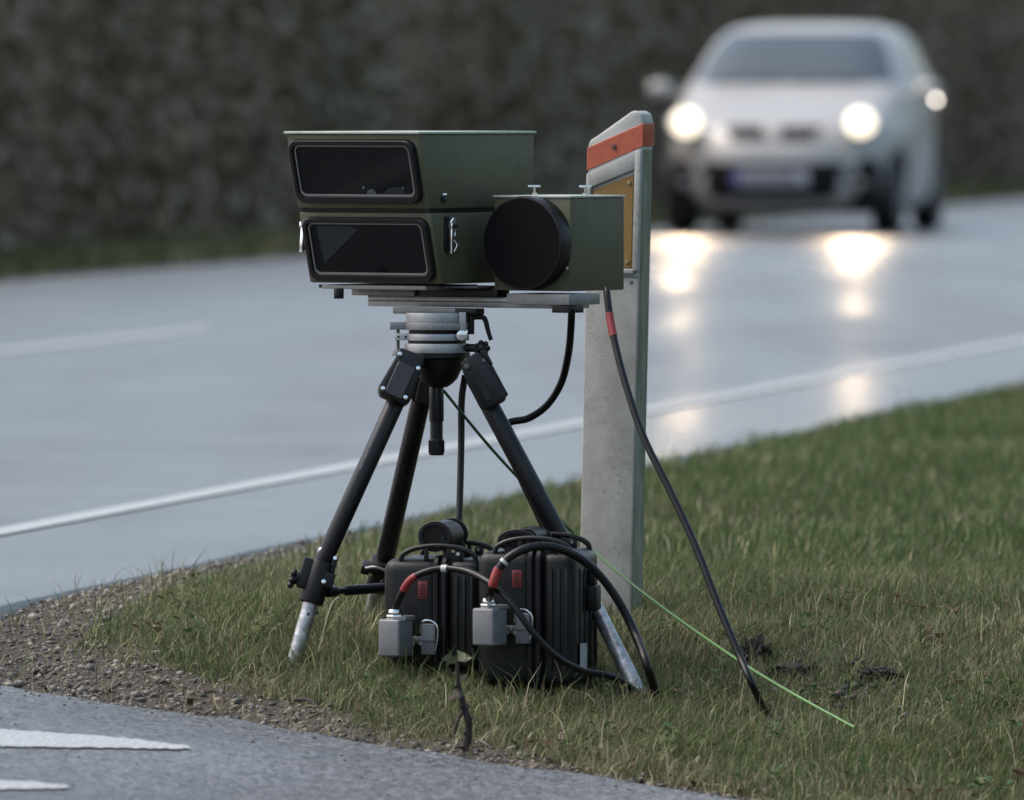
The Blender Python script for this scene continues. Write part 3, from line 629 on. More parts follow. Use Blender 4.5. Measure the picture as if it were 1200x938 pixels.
cyl(bm, (lm.x, lm.y, lm.z), (lm.x, lm.y, lm.z - 0.019), 0.0093, n=16, bev=0.001); obj('adjusting_knob', bm, m_blk, t)
# ------------------------------------------------------------------ tripod
DT = 18.65; st = F_PX / DT; TC = P(512, 430, DT)
gz = g1(TC.x, TC.y)
t = empty('tripod', (TC.x, TC.y, gz), label='black tripod with silver feet standing on the grass verge', cat='tripod')
def ring(name, y0, y1, w, m, cxp=512, bev=0.001, par=None, rat=1.0):
    bm = B(); a = P(cxp, y1, DT); c = P(cxp, y0, DT); cyl(bm, (a.x, a.y, a.z), (a.x, a.y, c.z), w / st, w * rat / st, n=64, bev=bev)
    return obj(name, bm, m, par or t, world=True)
hd = ring('levelling_head', 402.5, 413.5, 38, m_alu)
ring('top_disc', 366.3, 377.5, 38, m_alu, par=hd, cxp=514)
ring('dial_ring', 377.5, 386.5, 41, m_aludk, par=hd, cxp=514)
ring('spacer', 386.5, 391, 33, m_blk, par=hd)
ring('middle_plate', 391, 399, 37, m_alu, par=hd, cxp=513)
ring('spacer', 399, 402.5, 34, m_blk, par=hd)
bm = B()
for i in range(36):                     # graduation ticks on the dial ring
    a = R(-172 + i * 4.7); c = P(514, 379 if i % 5 else 378.3, DT); q = P(514, 382 if i % 5 else 384, DT); rr = 41.15 / st
    x_, y_ = c.x + rr * math.cos(a), c.y + rr * math.sin(a)
    box(bm, (x_ - 0.0005, y_ - 0.0004, q.z), (x_ + 0.0005, y_ + 0.0004, c.z))
obj('graduation', bm, m_white, hd, world=True, kind='stuff')
def wb(name, x0, y0, x1, y1, d, dep, m, par=None, bev=0.001):
    bm = B(); a = P(x0, y1, d); c = P(x1, y0, d); box(bm, (a.x, a.y, a.z), (c.x, a.y + dep, c.z), bev); return obj(name, bm, m, par or t, world=True)
wb('clamp_ear', 457, 378, 478, 386.5, DT - 0.02, 0.02, m_aludk, hd)
wb('screw_block', 462.5, 391, 480, 399, DT - 0.022, 0.02, m_white, hd)
for px in (467, 475.5):
    bm = B(); p = P(px, 395, DT - 0.0225); cyl(bm, p, p + Vector((0, 0.002, 0)), 0.0022, n=10); obj('screw', bm, m_blk, hd, world=True)
bm = B(); a = P(466.5, 384, DT - 0.012); c = P(466.5, 411, DT - 0.012); cyl(bm, a, c, 0.0032, n=10)
e = P(466.5, 409, DT - 0.012); f = P(466.5, 417, DT - 0.012); cyl(bm, f, e, 0.012, 0.006, n=20, bev=0.001); obj('levelling_screw', bm, m_greydk, hd, world=True)
bm = B(); p = P(541, 393.5, DT - 0.055); cyl(bm, p, p + Vector((0, 0.02, 0)), 0.0098, n=20, bev=0.0015); obj('lock_knob', bm, m_chrome, hd, world=True)
bm = B(); tube(bm, [P(549, 373, DT - 0.03), P(560, 371.5, DT - 0.03), P(568, 374, DT - 0.03), P(572, 388, DT - 0.03), P(575.5, 399, DT - 0.03)], 0.0052, 12, rfun=lambda q: 1.1 - 0.35 * q)
cyl(bm, P(552, 368, DT - 0.03), P(552, 392, DT - 0.03), 0.0062, n=14, bev=0.001); obj('clamp_lever', bm, m_blk, hd, world=True)
bm = B(); cyl(bm, P(546, 408, DT - 0.03), P(566, 408, DT - 0.04), 0.0075, n=14, bev=0.001)
for i in range(7):
    a = R(i * 360 / 7); ball(bm, P(565 + 6.5 * math.cos(a), 408.5 + 6.5 * math.sin(a), DT - 0.04), 0.0055, sub=2)
ball(bm, P(565, 408.5, DT - 0.04), 0.0115, sub=2); obj('star_knob', bm, m_blk, hd, world=True)
wb('bracket', 538, 366, 546, 388, DT - 0.05, 0.008, m_alu, hd)
# crown
bm = B(); prof = [(413.5, 37), (419, 37), (421, 31), (430, 29), (437, 25), (444, 22), (450, 16), (454, 10), (454.5, 0.5)]; n = 40; rings = []
for py, w in prof:
    c = P(514, py, DT); rings.append([bm.verts.new((c.x + w / st * math.cos(2 * math.pi * i / n), c.y + w / st * math.sin(2 * math.pi * i / n), c.z)) for i in range(n)])
for a, c in zip(rings, rings[1:]):
    for i in range(n): bm.faces.new((a[i], a[(i + 1) % n], c[(i + 1) % n], c[i]))
bm.faces.new(rings[0]); obj('crown', bm, m_blk, t, world=True)
bm = B(); cyl(bm, P(511.5, 494, DT), P(511.5, 448, DT), 8.6 / st, n=20, bev=0.001); col_ = obj('centre_column', bm, m_leg, t, world=True)
bm = B(); cyl(bm, P(511.5, 516, DT), P(511.5, 493, DT), 7.4 / st, n=20); obj('column_tube', bm, m_blk, col_, world=True)
bm = B(); c0 = P(511.5, 534, DT); c1 = P(511.5, 514.5, DT); cyl(bm, c0, c1, 8.8 / st, n=20, bev=0.003)
for i in range(18):
    a = R(i * 20); x_, y_ = c0.x + 8.8 / st * math.cos(a), c0.y + 8.8 / st * math.sin(a); cyl(bm, (x_, y_, c0.z + 0.005), (x_, y_, c1.z - 0.003), 0.0011, n=6)
obj('end_cap', bm, m_blk, col_, world=True)
# legs: hinge top, tube end, clamp, foot
def foot_on_ground(a, b_):
    d = (b_ - a).normalized(); p = b_.copy()
    for _ in range(200):
        if p.z <= g1(p.x, p.y) - 0.005: break
        p += d * 0.003
    return p
def leg(top, end, foot, w1, w2, detail, collar):
    a, b_, f = P(*top), P(*end), P(*foot)
    f = foot_on_ground(b_, f); r1_, r2_ = w1 / 2 / st, w2 / 2 / st
    d = (b_ - a).normalized()
    bm = B(); cyl(bm, a, b_, r1_, n=28, bev=0.001); lg = obj('leg', bm, m_leg, t, world=True)
    d2 = (f - b_).normalized()
    bm = B(); cyl(bm, f, b_ - d2 * 0.03, r2_, n=24, bev=0.002)
    obj('foot_tube', bm, m_silv, lg, world=True)
    return a, b_, f, d, lg, r1_, r2_
def frame_of(p, d, side=Vector((0, -1, 0))):
    z = -d; y = -(side - z * side.dot(z)).normalized(); x = y.cross(z).normalized()
    return Matrix((( x.x, y.x, z.x, p.x), (x.y, y.y, z.y, p.y), (x.z, y.z, z.z, p.z), (0, 0, 0, 1)))
# left leg
a, b_, f, d, lg, r1_, r2_ = leg((478, 440, 18.60), (377, 662, 18.55), (350, 757, 18.53), 21.5, 18, True, True)
FL = f
def shoulder(p_px, d, w0, w1, y0, y1, lg, bolts):
    M = frame_of(P(*p_px), d)
    bm = B(); prism(bm, [(-w0, 0.0), (w0 * 0.9, 0.004), (w0, -0.02), (w1, y1 + 0.012), (w1 - 0.008, y1), (-w1 + 0.008, y1), (-w1, y1 + 0.012), (-w0, -0.024)], -0.030, 0.024, 0.005, 2, M)
    sh = obj('shoulder', bm, m_greydk2, lg, world=True)
    for bx, bz in bolts:
        bm = B(); cyl(bm, M @ Vector((bx, -0.0285, bz)), M @ Vector((bx, -0.034, bz)), 0.0042, n=12, bev=0.0008); obj('bolt', bm, m_chrome, sh, world=True)
    bm = B(); prism(bm, rrect(-w1 * 0.55, y1 + 0.006, w1 * 0.5, -0.024, 0.004, 3), -0.034, -0.029, 0.001, 1, M); obj('shoulder_plate', bm, m_leg2, sh, world=True)
m_greydk2 = mat('tripod_casting', (0.009, 0.010, 0.011), 0.38, spec=0.32, var=0.3, vscale=60, bump=0.2, bscale=500)
m_leg2 = mat('tripod_plate', (0.028, 0.027, 0.033), 0.36, var=0.2, vscale=40)
shoulder((483, 416, 18.59), d, 0.026, 0.032, 0, -0.093, lg, [(-0.021, -0.012), (0.020, -0.022), (-0.023, -0.082), (0.021, -0.080)])
# pale lettering strip up the leg (too small to read)
M = frame_of(P(437, 530, 18.58), d); bm = B()
for i in range(13):
    z0_ = 0.046 - i * 0.0068; hh = 0.0042 + 0.001 * ((i * 7) % 3); rr = r1_ * 1.012
    an = R(238); x_, y_ = rr * math.cos(an), rr * math.sin(an)
    box(bm, (x_ - 0.0016, y_ - 0.0012, z0_ - hh), (x_ + 0.0016, y_ + 0.0012, z0_), 0, M)
obj('lettering', bm, mat('faded_print', (0.22, 0.22, 0.24), 0.6), lg, world=True, kind='stuff')
# lower clamp of the left leg
Mc = frame_of(P(369, 690, 18.54), (f - b_).normalized())
bm = B(); cyl(bm, Mc @ Vector((0, 0, -0.028)), Mc @ Vector((0, 0, 0.050)), 0.0225, n=24, bev=0.003)
box(bm, (-0.034, -0.016, -0.006), (-0.010, 0.014, 0.050), 0.004, Mc); box(bm, (0.006, -0.020, 0.006), (0.030, 0.010, 0.034), 0.003, Mc)
box(bm, (0.016, -0.012, 0.034), (0.026, 0.004, 0.066), 0.003, Mc)
cl = obj('leg_clamp', bm, m_blk, lg, world=True)
bm = B(); cyl(bm, Mc @ Vector((-0.030, -0.006, 0.010)), Mc @ Vector((-0.046, -0.006, 0.006)), 0.011, n=16, bev=0.002)
for i in range(6):
    a_ = R(i * 60 + 20); ball(bm, Mc @ Vector((-0.044, -0.006 + 0.013 * math.cos(a_), 0.006 + 0.013 * math.sin(a_))), 0.006, sub=2)
obj('clamp_knob', bm, m_blk, lg, world=True)
bm = B(); cyl(bm, Mc @ Vector((0.012, -0.021, 0.014)), Mc @ Vector((0.012, -0.025, 0.014)), 0.0045, n=12, bev=0.001); obj('bolt', bm, m_chrome, lg, world=True); bm = B(); cyl(bm, Mc @ Vector((0.020, -0.013, 0.062)), Mc @ Vector((0.020, -0.017, 0.062)), 0.0035, n=10); obj('bolt', bm, m_chrome, lg, world=True)
bm = B(); cyl(bm, P(371.5, 718, 18.51), P(371.3, 718.5, 18.5), 0.003, n=10)
box(bm, (-0.001, -0.0175, -0.052), (0.003, -0.0145, -0.047), 0, Mc); obj('pin_hole', bm, m_inner, lg, world=True)
bm = B(); tube(bm, [P(397, 700, 18.49), P(390, 706, 18.48), P(384, 722, 18.47), P(378, 745, 18.47), P(373, 764, 18.47)], 0.0012, 6); obj('pull_cord', bm, mat('pale_cord', (0.35, 0.32, 0.24), 0.8), lg, world=True)
# rear leg
a, b_, f, d, lg, r1_, r2_ = leg((500, 440, 18.74), (451, 656, 18.93), (427, 760, 19.02), 23, 19, True, True); FB = f
shoulder((506, 425, 18.72), d, 0.022, 0.026, 0, -0.075, lg, [])
Mc = frame_of(P(446, 674, 18.94), (f - b_).normalized())
bm = B(); cyl(bm, Mc @ Vector((0, 0, -0.030)), Mc @ Vector((0, 0, 0.020)), 0.0225, n=24, bev=0.003); cyl(bm, Mc @ Vector((0, 0, 0.016)), Mc @ Vector((0, 0, 0.034)), 0.027, 0.024, n=24, bev=0.003)
box(bm, (-0.038, -0.022, 0.004), (-0.012, 0.004, 0.022), 0.003, Mc); box(bm, (0.014, -0.020, 0.006), (0.040, 0.006, 0.020), 0.003, Mc); obj('leg_clamp', bm, m_blk, lg, world=True)
tube_b = B(); tube(tube_b, [Mc @ Vector(q) for q in ((-0.030, -0.024, 0.020), (-0.012, -0.030, 0.030), (0.012, -0.030, 0.028), (0.034, -0.022, 0.030))], 0.0028, 8); obj('clamp_lever', tube_b, m_aludk, lg, world=True)
bm = B(); cyl(bm, Mc @ Vector((-0.018, -0.022, 0.010)), Mc @ Vector((-0.018, -0.027, 0.010)), 0.004, n=12); obj('bolt', bm, m_chrome, lg, world=True)
# right leg
a, b_, f, d, lg, r1_, r2_ = leg((557, 444, 18.60), (668, 652, 18.585), (754, 823, 18.40), 22.5, 18, True, True); FR = f
M = frame_of(P(551, 420, 18.585), d)
bm = B(); prism(bm, [(-0.020, 0), (0.018, 0.004), (0.024, -0.012), (0.027, -0.088), (0.020, -0.098), (-0.020, -0.098), (-0.027, -0.088), (-0.024, -0.02)], -0.028, 0.024, 0.005, 2, M); sh = obj('shoulder', bm, m_greydk2, lg, world=True)
bm = B(); prism(bm, rrect(-0.010, -0.085, 0.002, -0.025, 0.003, 3), -0.0300, -0.0282, 0.0005, 1, M); obj('slot', bm, m_inner, sh, world=True)
bm = B(); box(bm, (0.020, -0.018, -0.030), (0.032, 0.014, 0.002), 0.004, M); box(bm, (0.022, -0.022, -0.092), (0.030, 0.010, -0.030), 0.003, M); obj('angle_catch', bm, m_blk, sh, world=True)
bm = B(); cyl(bm, M @ Vector((-0.012, -0.029, -0.012)), M @ Vector((-0.012, -0.033, -0.012)), 0.005, n=12, bev=0.001); obj('bolt', bm, m_greydk, sh, world=True); bm = B(); cyl(bm, M @ Vector((0.020, -0.028, -0.016)), M @ Vector((0.020, -0.031, -0.016)), 0.0035, n=12); obj('bolt', bm, m_greydk, sh, world=True)
# spreader bars
hub = P(520, 684, 18.78)
bm = B(); ball(bm, hub, 0.022, sc=(1, 1, 0.7)); obj('spreader_hub', bm, m_blk, t, world=True)
for e_, nm in ((P(383, 694, 18.55), 0), (P(448, 682, 18.93), 0), (P(680, 680, 18.60), 0)):
    bm = B(); e2 = e_ + (hub - e_) * 0.16; cyl(bm, e_, hub, 0.0062, n=14); cyl(bm, e2, hub, 0.0092, n=16, bev=0.001)
    cyl(bm, e_, e_ + (hub - e_) * 0.08, 0.010, n=14, bev=0.002); obj('spreader_bar', bm, m_leg, t, world=True)

# ------------------------------------------------------------------ battery cases
AC = R(12)
def case(px0, pyb, D, z0, label, gpy, handle_tilt, H):
    Oc = P(px0, pyb, D); gzz = g1(Oc.x + 0.09, Oc.y + 0.09); top = P(px0, pyb, D).z + H
    Oc.z = min(Oc.z, gzz - 0.0); H = top - Oc.z
    Wc, Lc = 0.182, 0.215; s = F_PX / D
    t = empty('battery_case', Oc, (0, 0, -AC), label=label, cat='equipment case', group='black cases under the tripod')
    xs_ = 0.105
    bm = B(); box(bm, (0, 0, 0), (xs_, Lc, H), 0.022, seg=4); bd = obj('base_shell', bm, m_case, t)
    bm = B(); box(bm, (xs_ + 0.012, 0.0, 0), (Wc, Lc, H), 0.020, seg=4)
    for i in range(3): 
        xr = xs_ + 0.030 + i * 0.014; box(bm, (xr, -0.0035, 0.03), (xr + 0.006, 0.01, H - 0.03), 0.0025)
    for i in range(4):
        yr = 0.035 + i * 0.045; box(bm, (Wc - 0.01, yr, 0.03), (Wc + 0.004, yr + 0.012, H - 0.03), 0.003)
    ld = obj('lid_shell', bm, m_case, t)
    bm = B()
    for xa in (xs_ - 0.006, xs_ + 0.009):
        ring_frame(bm, rrect(-0.005, -0.006, Lc + 0.005, H + 0.006, 0.022), rrect(0.006, 0.006, Lc - 0.006, H - 0.006, 0.016), xa - 0.004, xa + 0.004, 0.0015,
                   Matrix(((0, 1, 0, 0), (1, 0, 0, 0), (0, 0, 1, 0), (0, 0, 0, 1))))
    obj('seam_rim', bm, m_blk, t)
    bm = B(); box(bm, (xs_ - 0.004, 0.006, 0.008), (xs_ + 0.014, Lc - 0.006, H - 0.006)); obj('seal', bm, m_inner, t)
    for yy in (0.012, Lc - 0.030):       # arched guards over the top
        pts = []
        for i in range(13):
            a = R(180 - i * 15); pts.append((xs_ - 0.004 + 0.070 * math.cos(a), yy, H - 0.006 + 0.030 * math.sin(a) ** 0.8 if 0 < i < 12 else H - 0.012))
        bm = B(); tube(bm, pts, 0.0048, 10, smooth=4)
        box(bm, (xs_ - 0.030, yy - 0.003, H - 0.004), (xs_ - 0.022, yy + 0.003, H + 0.022), 0.001); box(bm, (xs_ + 0.012, yy - 0.003, H - 0.004), (xs_ + 0.020, yy + 0.003, H + 0.022), 0.001)
        g = obj('guard', bm, m_blk, t)
        bm = B(); cyl(bm, (xs_ + 0.034, yy - 0.004, H + 0.010), (xs_ + 0.034, yy - 0.008, H + 0.010), 0.0034, n=10); obj('rivet', bm, m_chrome, g)
        bm = B(); box(bm, (xs_ + 0.026, yy - 0.004, H - 0.004), (xs_ + 0.042, yy + 0.004, H + 0.015), 0.002); obj('rivet_boss', bm, m_blk, g)
    # carrying handle
    hx, hz, ra, rb_ = (xs_ - 0.014, H + 0.040, 0.029, 0.026) if not handle_tilt else (xs_ - 0.036, H + 0.018, 0.034, 0.019)
    MR = Matrix.Rotation(R(-18) if handle_tilt else 0, 4, 'Y')
    bm = B(); tt = bmesh.new(); bmesh.ops.create_cone(tt, cap_ends=True, segments=32, radius1=1, radius2=1, depth=0.095)
    bmesh.ops.bevel(tt, geom=[e for e in tt.edges if abs(e.verts[0].co.z - e.verts[1].co.z) < 1e-6], offset=0.01, segments=3, affect='EDGES', profile=0.5)
    for v in tt.verts: v.co = Vector((v.co.x * ra, v.co.z + Lc / 2 - 0.015, v.co.y * rb_))
    bmesh.ops.transform(tt, matrix=Matrix.Translation((hx, 0, hz)) @ MR, verts=tt.verts); merge(bm, tt)
    hn = obj('handle', bm, m_rub, t)
    for yy in (0.026, Lc - 0.050):
        bm = B(); tube(bm, [(hx + 0.012, yy, hz), (hx + 0.022, yy, H + 0.01), (hx + 0.018, yy, H - 0.006)], 0.007, 10, smooth=4)
        ring_frame(bm, [(hx + (ra + 0.002) * math.cos(i * math.pi / 12), hz + (rb_ + 0.002) * math.sin(i * math.pi / 12)) for i in range(24)],
                   [(hx + (ra - 0.006) * math.cos(i * math.pi / 12), hz + (rb_ - 0.006) * math.sin(i * math.pi / 12)) for i in range(24)], yy, yy + 0.006, 0.001)
        obj('handle_arm', bm, m_blk, hn)
    # red label
    bm = B(); zl = P(600, gpy - 33, D).z - Oc.z; box(bm, (0.066, -0.0012, zl - 0.016), (0.084, 0.001, zl + 0.016), 0.0006); lb = obj('red_label', bm, m_reddk, t)
    bm = B()
    for i in range(5): box(bm, (0.070, -0.0018, zl - 0.012 + i * 0.0052), (0.080 - 0.002 * (i % 2), -0.0010, zl - 0.0105 + i * 0.0052))
    obj('label_print', bm, m_inner, lb, kind='stuff')
    # plug with gland, socket clip and small tap
    zt = P(600, gpy, D).z - Oc.z; zb = zt - 0.067; MP = Matrix.Translation((0.0, -0.052, 0)) @ Matrix.Rotation(R(-22), 4, 'Z')
    bm = B(); box(bm, (0.004, 0, zb), (0.050, 0.046, zt), 0.004, MP, seg=3); box(bm, (0.028, 0.02, zt - 0.002), (0.052, 0.052, zt + 0.006), 0.002, MP); pl = obj('plug', bm, m_grey, t)
    bm = B(); c = MP @ Vector((0.026, 0.022, 0)); cyl(bm, (c.x, c.y, zt), (c.x, c.y, zt + 0.008), 0.0155, n=6, bev=0.001); cyl(bm, (c.x, c.y, zt + 0.008), (c.x, c.y, zt + 0.018), 0.0130, 0.0115, n=24, bev=0.002); obj('cable_gland', bm, m_chrome, pl)
    bm = B(); box(bm, (0.048, -0.012, zb + 0.020), (0.080, 0.002, zb + 0.034), 0.003)
    for i in range(4): cyl(bm, (0.052 + 0.008 * i, -0.012, zb + 0.030 - 0.008 * (i % 2)), (0.052 + 0.008 * i, -0.022, zb + 0.030 - 0.008 * (i % 2)), 0.0045, n=10, bev=0.001)
    obj('side_screws', bm, m_aludk, pl)
    bm = B(); box(bm, (0.076, -0.022, zb + 0.002), (0.103, 0.002, zt - 0.010), 0.003); box(bm, (0.078, -0.0235, zb + 0.024), (0.101, -0.02, zb + 0.026)); so = obj('socket', bm, m_grey, t)
    bm = B(); tube(bm, [(0.073, -0.018, zt - 0.026), (0.078, -0.022, zt - 0.006), (0.094, -0.024, zt - 0.003), (0.107, -0.024, zt - 0.014), (0.107, -0.024, zb + 0.028), (0.103, -0.024, zb + 0.010)], 0.0018, 8, smooth=6); obj('bail_wire', bm, m_chrome, so)
    bm = B(); box(bm, (0.074, -0.0255, zb + 0.027), (0.105, -0.021, zb + 0.0285)); obj('clip_bar', bm, m_greydk, so)
    M = t.matrix_basis if False else Matrix.Translation(Oc) @ Matrix.Rotation(-AC, 4, 'Z')
    return M @ Vector((c.x, c.y, zt + 0.016)), t, Oc, H
g1p, t1, Oc1, Hc1 = case(448, 785, 18.50, 0, 'black battery case with upright handle, on the left by the crossed tripod legs', 724, False, zpx(655, 18.50) - zpx(785, 18.50))
g2p, t2, Oc2, Hc2 = case(558, 802, 18.40, 0, 'black battery case with folded handle, nearest the white post', 711, True, zpx(646, 18.40) - zpx(802, 18.40))
bm = B(); prism(bm, [(-0.030, -0.024), (0.026, -0.026), (0.026, 0.024), (-0.030, 0.026)], -0.0006, 0.0006, M=Matrix.Translation((0.182 + 0.0048, 0.052, 0.052)) @ Matrix.Rotation(R(90), 4, 'Z'))
obj('white_sticker', bm, mat('weathered_sticker', (0.34, 0.35, 0.35), 0.6, var=0.3, vscale=80), t2)
bm = B(); box(bm, (0.180, 0.080, Hc2 * 0.55), (0.205, 0.120, Hc2 * 0.74), 0.004); box(bm, (0.186, 0.085, Hc2 * 0.74), (0.200, 0.110, Hc2 * 0.86), 0.003); obj('side_latch', bm, m_blk, t2)

# ------------------------------------------------------------------ cables
def cable(pts, r_, label, m=None, name='cable', bands=(), tape=None, nn=12):
    c = sum((Vector(p) for p in pts), Vector()) / len(pts); base = Vector(pts[-1])
    path = catmull(pts, 12)
    if bands:
        t = empty(name, base, label=label, cat='cable'); bm = B(); tube(bm, path, r_, nn, smooth=0); obj('sheath', bm, m or m_cable, t, world=True)
        for f0, f1, mm, nm in bands:
            i0, i1 = int(f0 * (len(path) - 1)), max(int(f0 * (len(path) - 1)) + 2, int(f1 * (len(path) - 1))); bm = B(); tube(bm, path[i0:i1 + 1], r_ * 1.14, nn, smooth=0); obj(nm, bm, mm, t, world=True)
    else:
        bm = B(); tube(bm, path, r_, nn, smooth=0); t = obj(name, bm, m or m_cable); tag(t, label, 'cable')
    return t
def gpt(px, py, d, lift=0.01):
    return P(px, py, d)
cable([g1p, P(469, 700, 18.43), P(480, 681, 18.41), P(497, 671, 18.40), P(520, 666.5, 18.39), P(548, 670, 18.36), P(575, 684, 18.31), P(600, 708, 18.28), P(622, 738, 18.27), P(650, 768, 18.28), P(682, 786, 18.32), P(722, 795, 18.36), P(760, 822, 18.40)],
      0.0062, 'black cable with white tag looping from the left case across the right case', bands=[(0.12, 0.215, m_red, 'red_sleeve'), (0.330, 0.352, m_white, 'white_tag')])
cable([g2p, P(576, 692, 18.29), P(584, 668, 18.28), P(600, 651, 18.28), P(625, 641, 18.29), P(655, 643, 18.31), P(690, 662, 18.34), P(720, 697, 18.36), P(743, 740, 18.36), P(760, 785, 18.30), hit(774, 836, -0.02)],
      0.0078, 'thick black cable arching from the right case down to the grass', bands=[(0.13, 0.215, m_red, 'red_sleeve'), (0.245, 0.258, m_white, 'white_tag')])
dC = hit(904, 850, 0.01).y; dB = hit(774, 835, 0.01).y; dW = hit(1002, 853, 0.03).y
lc = lambda px, py, y0, y1, d0, d1: P(px, py, d0 + (d1 - d0) * max(0, (py - y0)) / (y1 - y0))
cable([P(711, 338, 18.50), P(712, 350, 18.49), P(718, 390, 18.47)] + [lc(a_, b2, 390, 850, 18.47, dC) for a_, b2 in ((733, 450), (754, 512), (785, 575), (815, 640), (840, 705), (865, 765), (884, 808))] + [hit(905, 852, -0.03)],
      0.0066, 'long black cable hanging from the small green box to the grass on the right', bands=[(0.155, 0.21, m_red, 'red_mark')])
cable([P(670, 360, 18.52), P(669, 385, 18.55), P(666, 415, 18.60), P(658, 448, 18.66), P(642, 474, 18.70), P(620, 490, 18.72), P(598, 495, 18.74), P(586, 505, 18.74), P(610, 560, 18.72), P(640, 625, 18.70), P(655, 680, 18.68)],
      0.0068, 'black cable curving from under the rail to behind the right tripod leg')
cable([P(545, 440, 18.72), P(541, 470, 18.72), P(540.5, 520, 18.72), P(539, 580, 18.70), P(537, 628, 18.68), P(535, 660, 18.68)], 0.0062, 'black cable hanging straight down between the tripod legs')
mgc = bpy.data.materials.new('green_earth_wire'); mgc.use_nodes = True; b = mgc.node_tree.nodes['Principled BSDF']; b.inputs['Base Color'].default_value = (0.075, 0.19, 0.045, 1); b.inputs['Roughness'].default_value = 0.4
mgd = mat('dark_green_sheath', (0.028, 0.075, 0.026), 0.4)
gpts = [P(520, 458, 18.66), P(545, 489, 18.70), P(575, 525, 18.74), P(610, 563, 18.78), P(645, 598, 18.82), P(672, 625, 18.84), P(700, 650, 18.80)] + [lc(a_, b2, 650, 853, 18.80, dW) for a_, b2 in ((740, 684), (790, 722), (840, 757), (890, 790), (945, 822), (1002, 853))]
t = cable(gpts, 0.0026, 'thin green wire slanting from the tripod across the grass to the right', m=mgc, name='earth_wire', nn=8, bands=[(0.0, 0.42, mgd, 'dark_sheath')])

# ------------------------------------------------------------------ marker post
AP = R(25); DP = 19.40; sp_ = F_PX / DP
m_post = mat('post_plastic', (0.35, 0.36, 0.34), 0.5, var=0.18, vscale=9, bump=0.25, bscale=260, dirt=(0.235, 0.24, 0.22), specks=((0.12, 0.125, 0.10), 90, 0.60))
# greener and dirtier towards the ground and on the narrow side
Op = P(676, 705, DP); gp = g1(Op.x + 0.05, Op.y + 0.02); Op.z = gp - 0.05
t = empty('marker_post', Op, (0, R(1.45), -AP), label='grey-white roadside marker post with red-orange band and amber reflector', cat='marker post')
Wp, Lp = 0.112, 0.050; Z = lambda py: zpx(py, DP) - Op.z
zl, zr = Z(160), Z(127)
def outline(x0, x1, zb, off=0.0):
    return [(x0 + 0.002, zb), (x1 - 0.002, zb), (x1, zr - 0.022 - off), (x1 - 0.004, zr - 0.008 - off), (x1 - 0.014, zr - 0.002 - off), (x1 - 0.024, zr - 0.003 - off), (x0 + 0.012, zl - 0.002 - off), (x0 + 0.004, zl - 0.006 - off), (x0, zl - 0.014 - off)]
bm = B(); prism(bm, outline(0, Wp, -0.06), 0, Lp, 0.0035, 3); body = obj('post_body', bm, m_post, t)
slope = (zr - zl) / Wp * 0.93
sl = lambda x_, py: Z(py) + slope * x_
# orange band wraps front and right side
bm = B(); e_ = 0.0016
pb = [(-e_, sl(0, 200)), (Wp + e_, sl(Wp, 200)), (Wp + e_, sl(Wp, 173)), (-e_, sl(0, 173))]
prism(bm, pb, -e_, Lp + e_, 0.001, 1); 
bd = obj('orange_band', bm, mat('red_orange_reflector', (0.40, 0.092, 0.05), 0.38, var=0.18, vscale=90, coat=0.3), t)
bm = B(); c = (Wp * 0.48, sl(Wp * 0.48, 185.5)); cyl(bm, (c[0], -0.001, c[1]), (c[0], -0.005, c[1]), 0.0052, n=16, bev=0.001); obj('band_screw', bm, mat('rusty_screw', (0.12, 0.05, 0.04), 0.6), bd)
# raised rims round the recess
zbot = Z(313)
bm = B()
box(bm, (0.0, -0.007, zbot - 0.004), (0.010, 0.001, sl(0, 203)), 0.0022, seg=2)
box(bm, (Wp - 0.013, -0.007, zbot - 0.004), (Wp, 0.001, sl(Wp, 205)), 0.0025, seg=2)
prism(bm, [(0.008, sl(0.008, 222)), (Wp - 0.010, sl(Wp - 0.01, 224)), (Wp - 0.010, sl(Wp - 0.01, 203)), (0.008, sl(0.008, 203))], -0.0066, 0.001, 0.002, 2)
box(bm, (0.008, -0.0066, zbot - 0.010), (Wp - 0.010, 0.001, zbot), 0.002)
obj('raised_rim', bm, m_post, body)
bm = B(); prism(bm, [(0.0125, zbot + 0.002), (Wp - 0.0155, zbot + 0.002), (Wp - 0.0155, sl(Wp - 0.0155, 229)), (0.0125, sl(0.0125, 226))], -0.0030, 0.0008, 0.0008, 1)
am = obj('amber_reflector', bm, mat('amber_reflector', (0.21, 0.115, 0.018), 0.35, var=0.15, vscale=200, bump=0.5, bscale=1500, coat=0.3), t)
for xx, zz in ((0.021, sl(0.021, 226) - 0.014), (Wp - 0.024, sl(Wp - 0.024, 229) - 0.013), (Wp - 0.024, zbot + 0.012), (0.021, zbot + 0.012)):
    bm = B(); cyl(bm, (xx, -0.002, zz), (xx, -0.0055, zz), 0.0042, n=14, bev=0.001); obj('rivet', bm, mat('dull_rivet', (0.25, 0.20, 0.12), 0.45, metal=0.5), am)
bm = B(); box(bm, (0.002, -0.0006, zbot - 0.0165), (Wp - 0.002, 0.0006, zbot - 0.0145)); box(bm, (Wp - 0.019, -0.0012, zbot - 0.028), (Wp - 0.013, 0, zbot - 0.023)); obj('joint', bm, mat('dark_joint', (0.08, 0.085, 0.08), 0.8), body)
bm = B(); box(bm, (Wp - 0.001, 0.004, 0.0), (Wp + 0.0007, Lp - 0.004, zr - 0.075)); obj('algae_film', bm, mat('algae_grime', (0.20, 0.22, 0.17), 0.8, var=0.3, vscale=60, dirt=(0.09, 0.10, 0.06), stretch=(1, 1, 0.15)), body)

